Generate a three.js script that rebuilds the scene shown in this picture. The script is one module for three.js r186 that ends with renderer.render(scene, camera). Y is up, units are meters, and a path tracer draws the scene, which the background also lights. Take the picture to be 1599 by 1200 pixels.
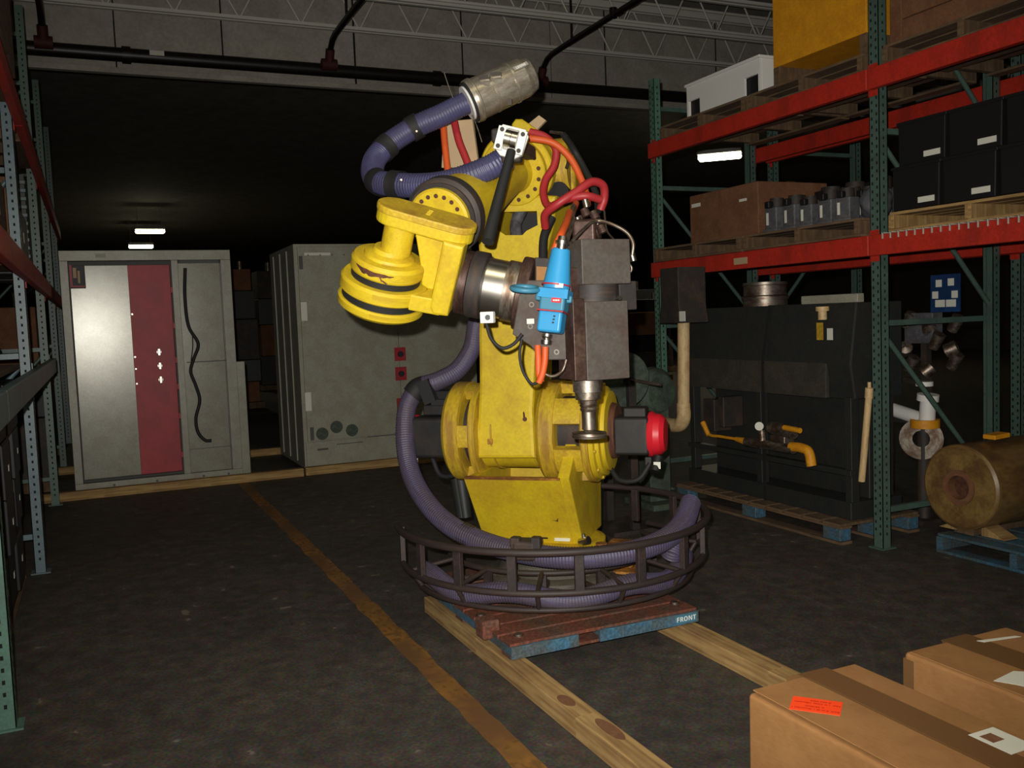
import * as THREE from 'three';
import { mergeGeometries } from 'three/addons/utils/BufferGeometryUtils.js';
import { RoundedBoxGeometry } from 'three/addons/geometries/RoundedBoxGeometry.js';
import { RectAreaLightUniformsLib } from 'three/addons/lights/RectAreaLightUniformsLib.js';
RectAreaLightUniformsLib.init();

// ---------- camera, exposure, light ----------
const scene = new THREE.Scene();
scene.background = new THREE.Color(0x000000);
const FOC = 1437.9, YAW = 0.4245, PITCH = 0.0721, ROLL = -0.03884;
const EYE = new THREE.Vector3(0, 1.6, 0);
const fwd = new THREE.Vector3(Math.sin(YAW) * Math.cos(PITCH), -Math.sin(PITCH), -Math.cos(YAW) * Math.cos(PITCH));
const rt0 = new THREE.Vector3(Math.cos(YAW), 0, Math.sin(YAW));
const up0 = new THREE.Vector3().crossVectors(rt0, fwd);
const rt = rt0.clone().multiplyScalar(Math.cos(ROLL)).addScaledVector(up0, Math.sin(ROLL));
const up = rt0.clone().multiplyScalar(-Math.sin(ROLL)).addScaledVector(up0, Math.cos(ROLL));
const camera = new THREE.PerspectiveCamera(2 * Math.atan(600 / FOC) * 180 / Math.PI, 1599 / 1200, 0.05, 120);
camera.position.copy(EYE);
camera.quaternion.setFromRotationMatrix(new THREE.Matrix4().makeBasis(rt, up, fwd.clone().negate()));
scene.add(camera);
const renderer = new THREE.WebGLRenderer();
renderer.toneMapping = THREE.LinearToneMapping;
renderer.toneMappingExposure = 1.0;
renderer.shadowMap.enabled = true;

// the flash of the photographer's compact camera, just beside the lens: the main light of the picture
const FLASH = EYE.clone().addScaledVector(rt, -0.05).addScaledVector(up, 0.075).addScaledVector(fwd, -0.02);
const flash = new THREE.SpotLight(new THREE.Color(1.0, 0.97, 0.9), 69, 0, 0.8, 0.75, 2);
flash.position.copy(FLASH);
flash.target.position.copy(FLASH.clone().addScaledVector(fwd, 5).addScaledVector(up, 0.25));
flash.castShadow = true; flash.shadow.mapSize.set(2048, 2048); flash.shadow.radius = 0.7;
scene.add(flash, flash.target);

// ---------- helpers ----------
const V = (x, y, z) => new THREE.Vector3(x, y, z);
let seed = 7;
const rnd = () => { seed = (seed * 1664525 + 1013904223) >>> 0; return seed / 4294967296; };
const rr = (a, b) => a + (b - a) * rnd();
const ray = (x, y) => fwd.clone().addScaledVector(rt, (x - 800) / FOC).addScaledVector(up, -(y - 600) / FOC);
const onX = (x, y, c) => { const d = ray(x, y); return EYE.clone().addScaledVector(d, (c - EYE.x) / d.x); };
const onY = (x, y, c) => { const d = ray(x, y); return EYE.clone().addScaledVector(d, (c - EYE.y) / d.y); };
const onZ = (x, y, c) => { const d = ray(x, y); return EYE.clone().addScaledVector(d, (c - EYE.z) / d.z); };
const ORD = ['first', 'second', 'third', 'fourth', 'fifth', 'sixth'], LEV = ['bottom layer', 'second layer', 'third layer', 'top layer'];
const used = {};
const numbered = n => { const k = used[n] = (used[n] ?? -1) + 1; return k ? n + '_' + String(k).padStart(3, '0') : n; };
function shade(m) { m.castShadow = true; m.receiveShadow = true; return m; }
function thing(name, label, category, pos = [0, 0, 0], turn = 0, group) {
  const o = new THREE.Group(); o.name = numbered(name); scene.add(o);
  o.position.set(...pos); o.rotation.y = turn; o.userData = { label, category };
  if (group) o.userData.group = group;
  return o;
}
function part(name, geo, mat, parent, label) {
  if (Array.isArray(geo)) geo = join(geo);
  const m = shade(new THREE.Mesh(geo, mat)); m.name = name; parent.add(m);
  if (label) m.userData.label = label;
  return m;
}
function solo(name, geo, mat, label, category, group) {
  if (Array.isArray(geo)) geo = join(geo);
  const m = shade(new THREE.Mesh(geo, mat)); m.name = numbered(name); scene.add(m);
  m.userData = { label, category }; if (group) m.userData.group = group;
  return m;
}
function struct(name, geo, mat) {
  if (Array.isArray(geo)) geo = join(geo);
  const m = shade(new THREE.Mesh(geo, mat)); m.name = name; m.userData.kind = 'structure'; scene.add(m); return m;
}
function dup(root, pos, turn, label, group) {
  const r = root.clone(); r.name = numbered(root.name.replace(/_\d\d\d$/, '')); scene.add(r);
  r.userData = { ...root.userData }; r.position.set(...pos); r.rotation.y = turn;
  if (label) r.userData.label = label; if (group) r.userData.group = group;
  return r;
}
// every geometry gets uv in metres from the face's main direction
function tri(g) {
  if (g.index) g = g.toNonIndexed();
  const p = g.attributes.position, n = p.count, uv = new Float32Array(n * 2);
  const a = V(), b = V(), c = V(), e = V(), f = V();
  for (let i = 0; i < n; i += 3) {
    a.fromBufferAttribute(p, i); b.fromBufferAttribute(p, i + 1); c.fromBufferAttribute(p, i + 2);
    e.subVectors(b, a); f.subVectors(c, a); e.cross(f);
    const x = Math.abs(e.x), y = Math.abs(e.y), z = Math.abs(e.z);
    [a, b, c].forEach((v, k) => {
      const s = x >= y && x >= z ? [v.y, v.z] : y >= z ? [v.x, v.z] : [v.x, v.y];
      uv[(i + k) * 2] = s[0]; uv[(i + k) * 2 + 1] = s[1];
    });
  }
  g.setAttribute('uv', new THREE.BufferAttribute(uv, 2));
  return g;
}
const strip = g => { if (g.index) g = g.toNonIndexed(); for (const k of Object.keys(g.attributes)) if (!['position', 'normal', 'uv'].includes(k)) g.deleteAttribute(k); return g; };
const join = gs => gs.length === 1 ? gs[0] : mergeGeometries(gs.map(strip));
const bx = (w, h, d, x = 0, y = 0, z = 0, r = 0) => tri((r ? new RoundedBoxGeometry(w, h, d, 1, r) : new THREE.BoxGeometry(w, h, d)).translate(x, y, z));
// box by its limits
const bl = (x0, x1, y0, y1, z0, z1, r = 0) => bx(Math.abs(x1 - x0), Math.abs(y1 - y0), Math.abs(z1 - z0), (x0 + x1) / 2, (y0 + y1) / 2, (z0 + z1) / 2, r);
const toDir = d => new THREE.Quaternion().setFromUnitVectors(V(0, 1, 0), d.clone().normalize());
function cyl(p, q, r1, r2 = r1, seg = 20) {
  const d = q.clone().sub(p), g = new THREE.CylinderGeometry(r2, r1, d.length(), seg);
  return g.applyQuaternion(toDir(d)).translate((p.x + q.x) / 2, (p.y + q.y) / 2, (p.z + q.z) / 2);
}
// turned profile [[radius, along], ...] from p along dir
function lathe(prof, p, dir, seg = 40) {
  const g = new THREE.LatheGeometry(prof.map(([r, y]) => new THREE.Vector2(Math.max(r, 1e-4), y)), seg);
  return crease(g).applyQuaternion(toDir(dir)).translate(p.x, p.y, p.z);
}
function crease(g) {   // flat shading across sharp profile corners, smooth round the axis
  g = g.toNonIndexed(); const p = g.attributes.position, nn = g.attributes.normal;
  const a = V(), b = V(), c = V(), n = V(), m = V();
  for (let i = 0; i < p.count; i += 3) {
    a.fromBufferAttribute(p, i); b.fromBufferAttribute(p, i + 1); c.fromBufferAttribute(p, i + 2);
    n.subVectors(b, a).cross(m.subVectors(c, a)); if (n.lengthSq() < 1e-16) continue; n.normalize();
    const hr = Math.hypot(n.x, n.z);
    [a, b, c].forEach((v, k) => {
      const R = Math.hypot(v.x, v.z); if (R < 1e-3) { nn.setXYZ(i + k, n.x, n.y, n.z); return; }
      const cx = (a.x + b.x + c.x) / 3, cz = (a.z + b.z + c.z) / 3, sgn = (n.x * cx + n.z * cz) >= 0 ? 1 : -1;
      nn.setXYZ(i + k, sgn * hr * v.x / R, n.y, sgn * hr * v.z / R);
    });
  }
  return g;
}
const curve = pts => new THREE.CatmullRomCurve3(pts, false, 'centripetal');
const tube = (pts, r, seg = 40, rad = 10, closed = false) => new THREE.TubeGeometry(closed ? new THREE.CatmullRomCurve3(pts, true) : curve(pts), seg, r, rad, closed);
function ribbed(pts, r, pitch = 0.016, amp = 0.035, rad = 16) {   // corrugated hose
  const c = curve(pts), len = c.getLength(), seg = Math.min(900, Math.round(len / pitch * 4));
  const g = new THREE.TubeGeometry(c, seg, r, rad), p = g.attributes.position, v = V(), o = V();
  for (let i = 0; i <= seg; i++) {
    c.getPointAt(i / seg, o); const s = 1 + amp * Math.cos(i / 4 * Math.PI * 2);
    for (let j = 0; j <= rad; j++) { const k = i * (rad + 1) + j; v.fromBufferAttribute(p, k).sub(o).multiplyScalar(s).add(o); p.setXYZ(k, v.x, v.y, v.z); }
  }
  g.computeVertexNormals(); return g;
}
const shapeOf = pts => new THREE.Shape(pts.map(p => new THREE.Vector2(p[0], p[1])));
function ext(pts, depth, bev = 0.006, holes = []) {
  const s = shapeOf(pts); for (const h of holes) s.holes.push(new THREE.Path(h.map(p => new THREE.Vector2(p[0], p[1]))));
  return tri(new THREE.ExtrudeGeometry(s, { depth, bevelEnabled: bev > 0, bevelThickness: bev, bevelSize: bev, bevelOffset: -bev, bevelSegments: 2, curveSegments: 12 }));
}
const arc = (cx, cy, r, a0, a1, n = 16) => Array.from({ length: n + 1 }, (_, i) => { const a = a0 + (a1 - a0) * i / n; return [cx + r * Math.cos(a), cy + r * Math.sin(a)]; });

// ---------- textures and materials ----------
function lattice(n, s) { let q = s >>> 0; const a = new Float32Array(n * n); for (let i = 0; i < n * n; i++) { q = (q * 1664525 + 1013904223) >>> 0; a[i] = q / 4294967296; } return a; }
function noiseFn(n, s) {   // tiling value noise with period n
  const a = lattice(n, s), w = v => ((v % n) + n) % n;
  return (x, y) => { const i = Math.floor(x), j = Math.floor(y); let u = x - i, v = y - j; u = u * u * (3 - 2 * u); v = v * v * (3 - 2 * v);
    const A = a[w(j) * n + w(i)], B = a[w(j) * n + w(i + 1)], C = a[w(j + 1) * n + w(i)], D = a[w(j + 1) * n + w(i + 1)];
    return (A * (1 - u) + B * u) * (1 - v) + (C * (1 - u) + D * u) * v; };
}
function tex(size, metres, fn, srgb = true) {   // fn(u, v in 0..1) -> [r, g, b] 0..255
  const d = new Uint8Array(size * size * 4);
  for (let j = 0; j < size; j++) for (let i = 0; i < size; i++) { const c = fn(i / size, j / size), k = (j * size + i) * 4; d[k] = c[0]; d[k + 1] = c[1]; d[k + 2] = c[2]; d[k + 3] = c[3] ?? 255; }
  const t = new THREE.DataTexture(d, size, size); t.wrapS = t.wrapT = THREE.RepeatWrapping; t.magFilter = THREE.LinearFilter;
  t.minFilter = THREE.LinearMipmapLinearFilter; t.generateMipmaps = true; t.repeat.set(1 / metres, 1 / metres);
  if (srgb) t.colorSpace = THREE.SRGBColorSpace; t.needsUpdate = true; return t;
}
const n8 = noiseFn(8, 11), n16 = noiseFn(16, 23), n32 = noiseFn(32, 5), n64 = noiseFn(64, 77), n128 = noiseFn(128, 91), n256 = noiseFn(256, 3);
const fbm = (u, v) => n8(u * 8, v * 8) * .4 + n16(u * 16, v * 16) * .27 + n32(u * 32, v * 32) * .18 + n64(u * 64, v * 64) * .15;
const mixc = (a, b, t) => [0, 1, 2].map(i => a[i] + (b[i] - a[i]) * t);
const cl = (x, a = 0, b = 1) => Math.min(b, Math.max(a, x));
function dirty(a, b, amt = 0.5, grain = 0.1, size = 256, metres = 1) {   // colour a with patches of colour b
  return tex(size, metres, (u, v) => { const f = fbm(u, v), t = cl((f - (1 - amt) * .62) * 3.2); const g = 1 + (n128(u * 128, v * 128) - .5) * grain * 2; return mixc(a, b, t * .85).map(c => cl(c * g, 0, 255)); });
}
const std = (o) => new THREE.MeshStandardMaterial(o);
const plain = (hex, rough = 0.6, metal = 0) => std({ color: hex, roughness: rough, metalness: metal });
const M = {};
M.yellow = std({ map: dirty([208, 180, 30], [190, 156, 34], 0.36, 0.04, 256, 1.1), roughness: 0.56 });
M.yellowWorn = std({ map: dirty([196, 164, 38], [152, 114, 44], 0.42, 0.08), roughness: 0.55 });
M.yellowRust = std({ map: dirty([170, 118, 40], [98, 54, 26], 0.5, 0.15), roughness: 0.7 });
M.rust = std({ map: dirty([96, 58, 36], [66, 36, 24], 0.5, 0.2), roughness: 0.8 });
M.black = plain(0x16161a, 0.5);
M.rubber = plain(0x1b1b1b, 0.7);
M.motorBlack = std({ map: dirty([28, 26, 26], [44, 36, 32], 0.4, 0.1), roughness: 0.6 });
M.motor = std({ map: dirty([44, 40, 38], [70, 52, 42], 0.4, 0.1), roughness: 0.65 });
M.red = plain(0xd01c2c, 0.45);
M.hose = std({ map: dirty([70, 69, 104], [62, 60, 84], 0.4, 0.06), roughness: 0.45 });
M.hoseDusty = std({ map: dirty([78, 72, 98], [76, 66, 74], 0.5, 0.1), roughness: 0.55 });
M.orange = plain(0xc8521e, 0.55);
M.redHose = plain(0xa42a2e, 0.5);
M.steel = std({ color: 0xc4beb4, roughness: 0.32, metalness: 1 });
M.tin = std({ map: dirty([186, 178, 164], [150, 138, 120], 0.5, 0.08, 256, .4), roughness: 0.36, metalness: 0.65 });
M.steelDull = std({ map: dirty([150, 140, 128], [96, 74, 60], 0.45, 0.1), roughness: 0.45, metalness: 0.85 });
M.steelBrown = std({ map: dirty([92, 70, 62], [62, 44, 38], 0.5, 0.15), roughness: 0.45, metalness: 0.5 });
M.toolGray = std({ map: dirty([84, 78, 72], [76, 62, 56], 0.45, 0.08), roughness: 0.6, metalness: 0.2 });
M.galv = plain(0xb4b4aa, 0.5);
M.white = plain(0xe4e2dc, 0.5);
M.tan = plain(0xb49a78, 0.8);
M.blue = plain(0x2f8dc0, 0.4);
M.blueDark = plain(0x3a7a94, 0.5);
M.cage = std({ map: dirty([44, 36, 34], [60, 44, 38], 0.45, 0.15), roughness: 0.6 });
M.cabinet = std({ map: dirty([140, 138, 124], [128, 124, 110], 0.45, 0.05), roughness: 0.42, metalness: 0.1 });
M.cabinetDark = plain(0x4a4a46, 0.6);
M.cabinetTan = std({ map: dirty([150, 148, 132], [140, 136, 118], 0.45, 0.06), roughness: 0.55 });
M.cabRed = std({ map: dirty([166, 29, 42], [148, 27, 38], 0.4, 0.06), roughness: 0.5 });
M.wood = std({ map: tex(512, 1, (u, v) => { const g = n64(u * 64, v * 4) * .5 + n128(u * 128, v * 8) * .3 + fbm(u, v) * .4; return mixc([178, 146, 92], [122, 90, 54], cl((g - .3) * 1.5)); }), roughness: 0.8 });
M.woodX = std({ map: (() => { const t = M.wood.map.clone(); t.rotation = Math.PI / 2; t.needsUpdate = true; return t; })(), roughness: 0.8 });
M.woodOld = std({ map: tex(512, 1, (u, v) => { const g = n64(u * 64, v * 6) * .5 + fbm(u, v) * .6; return mixc([112, 88, 62], [70, 52, 38], cl((g - .3) * 1.5)); }), roughness: 0.85 });
M.woodRust = std({ map: dirty([88, 62, 50], [110, 56, 38], 0.55, 0.25), roughness: 0.8 });
M.palletBlue = std({ map: dirty([58, 98, 122], [74, 76, 74], 0.55, 0.2), roughness: 0.75 });
M.card = std({ map: tex(512, 1, (u, v) => { const g = n256(u * 256, v * 64) * .25 + fbm(u, v) * .75; return mixc([154, 110, 64], [136, 94, 52], cl((g - .25) * 1.8)); }), roughness: 0.75 });
M.tape = std({ color: 0x6e5032, roughness: 0.22 });
M.cardDark = std({ map: dirty([120, 80, 52], [104, 66, 42], 0.5, 0.08), roughness: 0.85 });
M.rackGreen = std({ map: dirty([78, 100, 91], [70, 88, 82], 0.4, 0.06), roughness: 0.42 });
M.rackPale = std({ map: dirty([88, 122, 106], [76, 104, 92], 0.4, 0.06), roughness: 0.42 });
M.rackBlue = std({ map: dirty([92, 112, 118], [80, 96, 102], 0.4, 0.06), roughness: 0.42 });
M.hole = plain(0x0c0f0e, 0.9);
M.beam = std({ map: dirty([182, 44, 28], [152, 40, 28], 0.4, 0.08), roughness: 0.55 });
M.sheet = std({ map: dirty([142, 140, 126], [132, 128, 114], 0.45, 0.05), roughness: 0.24, metalness: 0.12 });
M.pipe = plain(0x1a1513, 0.4);
M.fitting = plain(0x45150f, 0.7);
M.joist = plain(0xe2ded2, 0.6);
M.curtain = std({ map: dirty([182, 176, 164], [168, 160, 148], 0.5, 0.05, 256, 3), roughness: 0.8 });
M.deck = std({ map: dirty([150, 146, 138], [134, 128, 120], 0.5, 0.05, 256, 2), roughness: 0.85 });
M.wall = plain(0x3a3632, 0.9);
M.mach = std({ map: dirty([38, 42, 42], [46, 44, 40], 0.5, 0.1), roughness: 0.5 });
M.machDust = std({ map: dirty([62, 57, 48], [50, 48, 44], 0.5, 0.12), roughness: 0.7 });
M.pvc = std({ map: dirty([206, 176, 128], [180, 148, 104], 0.4, 0.06), roughness: 0.55 });
M.label = plain(0xd8d6c8, 0.6);
M.binBlack = plain(0x121214, 0.55);
M.castGray = std({ map: dirty([86, 82, 72], [70, 64, 56], 0.5, 0.12), roughness: 0.65 });
M.greenOld = std({ map: dirty([74, 88, 74], [56, 62, 54], 0.5, 0.12), roughness: 0.7 });
M.roller = std({ map: dirty([132, 104, 58], [92, 66, 40], 0.5, 0.1), roughness: 0.4 });
M.blueTank = std({ map: dirty([26, 62, 112], [22, 48, 86], 0.5, 0.08), roughness: 0.5 });
M.mustard = std({ map: dirty([222, 152, 22], [206, 136, 20], 0.5, 0.05), roughness: 0.6 });
M.grayGoods = std({ map: dirty([92, 92, 96], [64, 60, 62], 0.5, 0.12), roughness: 0.6 });
M.plasticWrap = std({ color: 0x55565c, roughness: 0.35 });
// ---------- the building ----------
const XL = -9, XR = 26, ZF = -62, ZB = 7, HC = 6.3;
M.floor = std({ roughness: 0.72, map: (() => {
  let q0 = 99; const rn = () => { q0 = (q0 * 1664525 + 1013904223) >>> 0; return q0 / 4294967296; };
  const t = tex(2048, 16, (u, v) => {
    let x = u * 16; if (x > 12) x -= 16; const z = v * 16 - 16;
    const f = n8(u * 8, v * 8) * .5 + n32(u * 32, v * 32) * .5, g = n256(u * 256, v * 256), h = n128(u * 384, v * 384), k = n32(u * 64, v * 64);
    let c = mixc([69, 63, 56], [61, 56, 51], cl((f - .32) * 2));
    c = mixc(c, [80, 66, 56], cl((k - .62) * 2) * .35);
    c = c.map(q => q * (0.85 + 0.3 * g) * (0.94 + 0.12 * h) * (0.72 + 0.56 * rn()));
    const d = Math.hypot(x - 1.9, z + 4.1);                              // curved scuffs swept in front of the pallet
    for (const [r, w, s] of [[1.55, .02, .25], [1.72, .03, .18], [1.95, .02, .2], [2.2, .035, .12]])
      if (x > 1.9 && z > -4.4 && Math.abs(d - r - .1 * f) < w) c = mixc(c, [116, 106, 94], s * cl(1 - Math.abs(d - r - .1 * f) / w) * cl(n64(u * 64, v * 64) * 1.6));
    const q = Math.abs((z + 9.2) + (x - 1.2) * -1.45 - .2 * f) / 1.76;    // faint old reddish stripe
    if (q < .07 && x > -0.4 && x < 1.3 && z < -6.5) c = mixc(c, [104, 66, 44], .4 * cl(1 - q / .07) * cl(n64(u * 64, v * 64) * 1.5));
    if (g > .93 && h > .72) c = mixc(c, [150, 140, 124], .5);
    return c;
  });
  return t;
})() });
const floor = struct('floor', bl(XL, XR, -0.2, 0, ZF, ZB), M.floor);
M.line = std({ roughness: 0.75, transparent: true, map: tex(512, 2, (u, v) => { const f = n64(u * 128, v * 64), g = fbm(u, v); const a = cl((f * .5 + g * .8 - .34) * 4); return [...mixc([150, 104, 44], [112, 78, 42], cl((g - .35) * 3)), 120 + 100 * a]; }) });
{ // worn yellow aisle line: a ragged painted strip
  const pts = [], L = [], Rr = [];
  for (let i = 0; i <= 120; i++) { const z = 1 - 12.2 * i / 120, w = .055 + .012 * (n32(i * .9, 3) - .5); L.push([1.315 - w + .012 * (n64(i, 7) - .5), -z]); Rr.push([1.315 + w + .012 * (n64(i, 19) - .5), -z]); }
  const g = new THREE.ExtrudeGeometry(shapeOf([...L, ...Rr.reverse()]), { depth: 0.0012, bevelEnabled: false }).rotateX(-Math.PI / 2);
  part('painted_line', tri(g), M.line, floor, 'worn yellow aisle line painted on the dark floor');
}
struct('ceiling', bl(XL, XR, HC, HC + .2, ZF, ZB), M.deck);
struct('wall_left', bl(XL - .2, XL, -.2, HC + .2, ZF, ZB), M.wall);
struct('wall_right', bl(XR, XR + .2, -.2, HC + .2, ZF, ZB), M.wall);
struct('wall_back', bl(XL - .2, XR + .2, -.2, HC + .2, ZF - .2, ZF), M.wall);
struct('wall_front', bl(XL - .2, XR + .2, -.2, HC + .2, ZB, ZB + .2), M.wall);

// hanging draft curtain of sheet panels with a rolled bottom edge
{
  const t = thing('draft_curtain', 'pale sheet metal draft curtain hanging from the roof behind the black pipe', 'curtain');
  const xs = []; for (let x = -5.6; x < 24; x += 3.05) xs.push(x);
  const g = bl(0, 3.035, 4.9, HC - .002, -12.72, -12.69, .004);
  for (const x of xs) part('panel', g, M.curtain, t).position.x = x;
  part('bottom_rail', bl(-5.6, 24.5, 4.83, 4.9, -12.76, -12.66, .004), M.curtain, t);
  part('seam_strap', join(xs.filter((_, i) => i % 2).map(x => bl(x - .008, x + .008, 4.9, HC - .01, -12.69, -12.684))), M.pipe, t);
}
// open web roof joists
{
  const bar = (s) => tri(cyl(V(0, 0, 0), V(.36 * s, .66, 0), .013, .013, 6));
  const gA = bar(1), gB = bar(-1), chB = join([bl(-5, 24, 5.5, 5.54, -.07, -.02), bl(-5, 24, 5.5, 5.54, .02, .07)]), chT = join([bl(-5, 24, 6.18, 6.22, -.07, -.02), bl(-5, 24, 6.18, 6.22, .02, .07), bl(-5, 24, 6.22, 6.298, -.03, .03)]);
  const zs = [-12.3, -11.05, -9.8, -8.55, -7.3];
  zs.forEach((z, i) => {
    const t = thing('roof_joist', ['white open web roof joist right in front of the draft curtain', 'white open web roof joist second from the draft curtain', 'white open web roof joist third from the draft curtain', 'white open web roof joist fourth from the draft curtain', 'white open web roof joist fifth from the draft curtain'][i], 'joist', [0, 0, z], 0, 'roof joists');
    part('bottom_chord', chB, M.joist, t); part('top_chord', chT, M.joist, t);
    for (let x = -3.5 + .2 * i; x < 17; x += .78) { part('web_bar', gA, M.joist, t).position.set(x, 5.52, 0); part('web_bar', gB, M.joist, t).position.set(x, 5.52, 0); }
  });
  for (const [z, y] of [[-10.7, 5.46], [-11.7, 6.1]]) solo('conduit', cyl(V(-5, y, z), V(24, y, z), .022, .022, 8), M.joist, z < -11 ? 'thin pale conduit high up near the roof deck' : 'thin pale conduit running just under the roof joists', 'conduit');
  // rods that reach from the main pipe to the deck
}
// sprinkler piping
{
  const t = thing('sprinkler_main', 'thick black sprinkler main pipe in front of the draft curtain', 'pipe');
  part('pipe', cyl(V(-6, 5.0, -12.45), V(24, 5.0, -12.45), .085, .085, 18), M.pipe, t);
  for (const x of [0.55, 4.6, 9.2]) part('coupling', cyl(V(x, 5, -12.45), V(x + .1, 5, -12.45), .105, .105, 18), M.pipe, t);
  for (const x of [-.6, 1.75, 5.05, 7.4]) part('hanger_rod', cyl(V(x, 5.08, -12.45), V(x, HC, -12.45), .01, .01, 6), M.pipe, t);
  for (const x of [.95, 5.35]) part('tag', bx(.17, .06, .004, x, 5.03, -12.362), M.label, t, 'small pale tag');
  const br = (x, name) => {
    const b = thing('sprinkler_branch', name, 'pipe', [x, 0, 0], 0, 'sprinkler branch pipes');
    part('pipe', tube([V(0, 5.04, -12.29), V(0, 5.12, -12.25), V(0, 5.23, -12.15), V(0, 5.3, -11.98), V(0, 5.32, -11.6), V(0, 5.34, -8), V(0, 5.36, -2)], .04, 60, 10), M.pipe, b);
    part('red_fitting', [cyl(V(-.1, 5.03, -12.288), V(.1, 5.03, -12.288), .075, .075, 14), cyl(V(0, 5.04, -12.28), V(0, 5.2, -12.19), .06, .06, 12)], M.fitting, b, 'dark red pipe fitting');
    for (const z of [-11.3, -9.2]) part('hanger_rod', cyl(V(0, 5.34, z), V(0, HC, z), .016, .016, 6), M.pipe, b);
    for (const z of [-10.2, -8.1]) part('sprinkler_head', cyl(V(0, 5.42, z), V(0, 5.3, z), .05, .05, 8), M.pipe, b);
  };
  br(-.3, 'black sprinkler branch pipe above the rack with the post of greyish paint');
  br(3.08, 'black sprinkler branch pipe that joins the main above the grey cabinets');
  br(6.2, 'black sprinkler branch pipe that joins the main behind the silver canister');
}
// flash unit of the photographer's camera, behind the lens plane; its light is set at the top
{
  const t = thing('camera_flash', 'small electronic flash unit of the photographer, beside the lens', 'flash', FLASH.clone().addScaledVector(fwd, -.03).toArray());
  t.quaternion.copy(camera.quaternion);
  part('flash_housing', bx(.05, .026, .02, 0, 0, .012, .003), M.binBlack, t);
  part('flash_lamp_window', bx(.036, .016, .004, 0, 0, .0), std({ color: 0xffffff, emissive: new THREE.Color(1, .97, .9), emissiveIntensity: 2 }), t);
}
// hanging fluorescent fixtures, the ones that are lit in the dark hall
M.tubeGlow = std({ color: 0xffffff, emissive: new THREE.Color(1, .93, .62), emissiveIntensity: 9, roughness: .5 });
M.fixture = plain(0xc8c8c0, 0.5);
function fixture(x, y, z, len, label, turn = 0, inten = 70) {
  const t = thing('ceiling_lamp', label, 'lamp', [x, y, z], turn, 'lit ceiling lamps');
  part('housing', [bx(len, .07, .34, 0, .1, 0, .01), bx(len, .04, .4, 0, .05, 0, .01)], M.fixture, t);
  part('lamp_diffuser', new RoundedBoxGeometry(len * .98, .13, .34, 4, .06).translate(0, -.04, 0), M.tubeGlow, t, 'glowing warm white diffuser');
  for (const s of [-.4, .4]) part('suspension_wire', cyl(V(s * len, .13, 0), V(s * len, HC - y, 0), .006, .006, 6), M.fixture, t);
  const l = new THREE.RectAreaLight(new THREE.Color(1, .9, .62), inten, len, .3); l.position.set(0, -.13, 0); l.rotation.x = -Math.PI / 2; t.add(l);
  return t;
}
fixture(2.2, 5.35, -37, 1.05, 'lit lamp hanging far behind the grey cabinets, the higher one');
fixture(2.15, 5.3, -43, 1.0, 'lit lamp hanging far behind the grey cabinets, the lower one');
fixture(14.2, 5.35, -18.6, 1.05, 'lit lamp seen through the red rack above the brown carton', -.75, 60);
// two more of the same row, over and behind the photographer
fixture(0.3, 5.7, -1.2, 1.2, 'lit lamp above the near end of the yellow aisle line', 0, 22);
fixture(4.2, 5.7, 1.6, 1.2, 'lit lamp above the cartons behind the photographer', 0, 22);

// ---------- pallet racks ----------
// an upright frame at z, front post at xf, rear post at xb
function postGeo(h) { return join([bl(-.041, .041, 0, h, -.034, -.03), bl(-.041, -.036, 0, h, -.034, .034), bl(.036, .041, 0, h, -.034, .034), bl(-.041, -.018, 0, h, .03, .034), bl(.018, .041, 0, h, .03, .034), bl(-.02, .02, 0, h, .012, .016), bl(-.06, .06, 0, .008, -.06, .06)]); }
// closed face towards -z in postGeo; turned so that the faces look at the aisle
function holes(h, y0 = .1) { const g = []; for (let y = y0; y < h - .05; y += .0508) g.push(bx(.013, .019, .0012, -.019, y, -.0342), bx(.013, .019, .0012, .019, y + .0254, -.0342), bx(.0012, .018, .012, .0412, y, 0), bx(.0012, .018, .012, -.0412, y, 0)); return join(g); }
const PG = {}, HG = {};
function upright(xf, xb, z, h, face, label, mat = M.rackGreen, frontMat = mat) {
  const t = thing('rack_upright', label, 'rack upright', [0, 0, z], 0, 'rack upright frames');
  PG[h] ??= postGeo(h); HG[h] ??= holes(h);
  for (const [x, f, m] of [[xf, face, frontMat], [xb, -face, mat]]) {
    const p = part('post', PG[h], m, t); p.position.x = x; p.rotation.y = f < 0 ? Math.PI / 2 : -Math.PI / 2;
    const hm = part('punched_holes', HG[h], M.hole, p); hm.userData.kind = 'stuff';
  }
  const a = Math.min(xf, xb) + .03, b = Math.max(xf, xb) - .03;
  for (let y = .25; y < h - .1; y += 1.22) part('horizontal_brace', bl(a, b, y - .018, y + .018, -.015, .015), mat, t);
  part('horizontal_brace', bl(a, b, h - .27, h - .234, -.015, .015), mat, t);
  let k = 0; for (let y = .3; y + 1.1 < h; y += 1.22, k++) part('diagonal_brace', tri(cyl(V(xf < xb ? a : b, y + 1.1, 0), V(xf < xb ? b : a, y + .05, 0), .018, .018, 6)), mat, t);
  return t;
}
function beamGeo(len) { const L = len / 2; return join([bl(-.025, .025, -.065, .065, -L + .006, L - .006, .006)]); }
function beam(x, y, z0, z1, label, mat = M.beam, lip = 0) {
  const t = thing('rack_rail', label, 'rack beam', [x, y, (z0 + z1) / 2], 0, 'rack beams');
  part('beam', beamGeo(Math.abs(z1 - z0)), mat, t);
  for (const s of [-1, 1]) part('end_bracket', bx(.006, .2, .034, lip, 0, s * (Math.abs(z1 - z0) / 2 - .0185)), mat, t);
  return t;
}
const RZ = [-6.95, -4.43, -1.9];
upright(4.62, 5.65, RZ[0], 3.63, -1, 'green rack upright with its open top beside the white metal box', M.rackGreen, M.rackPale);
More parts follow.
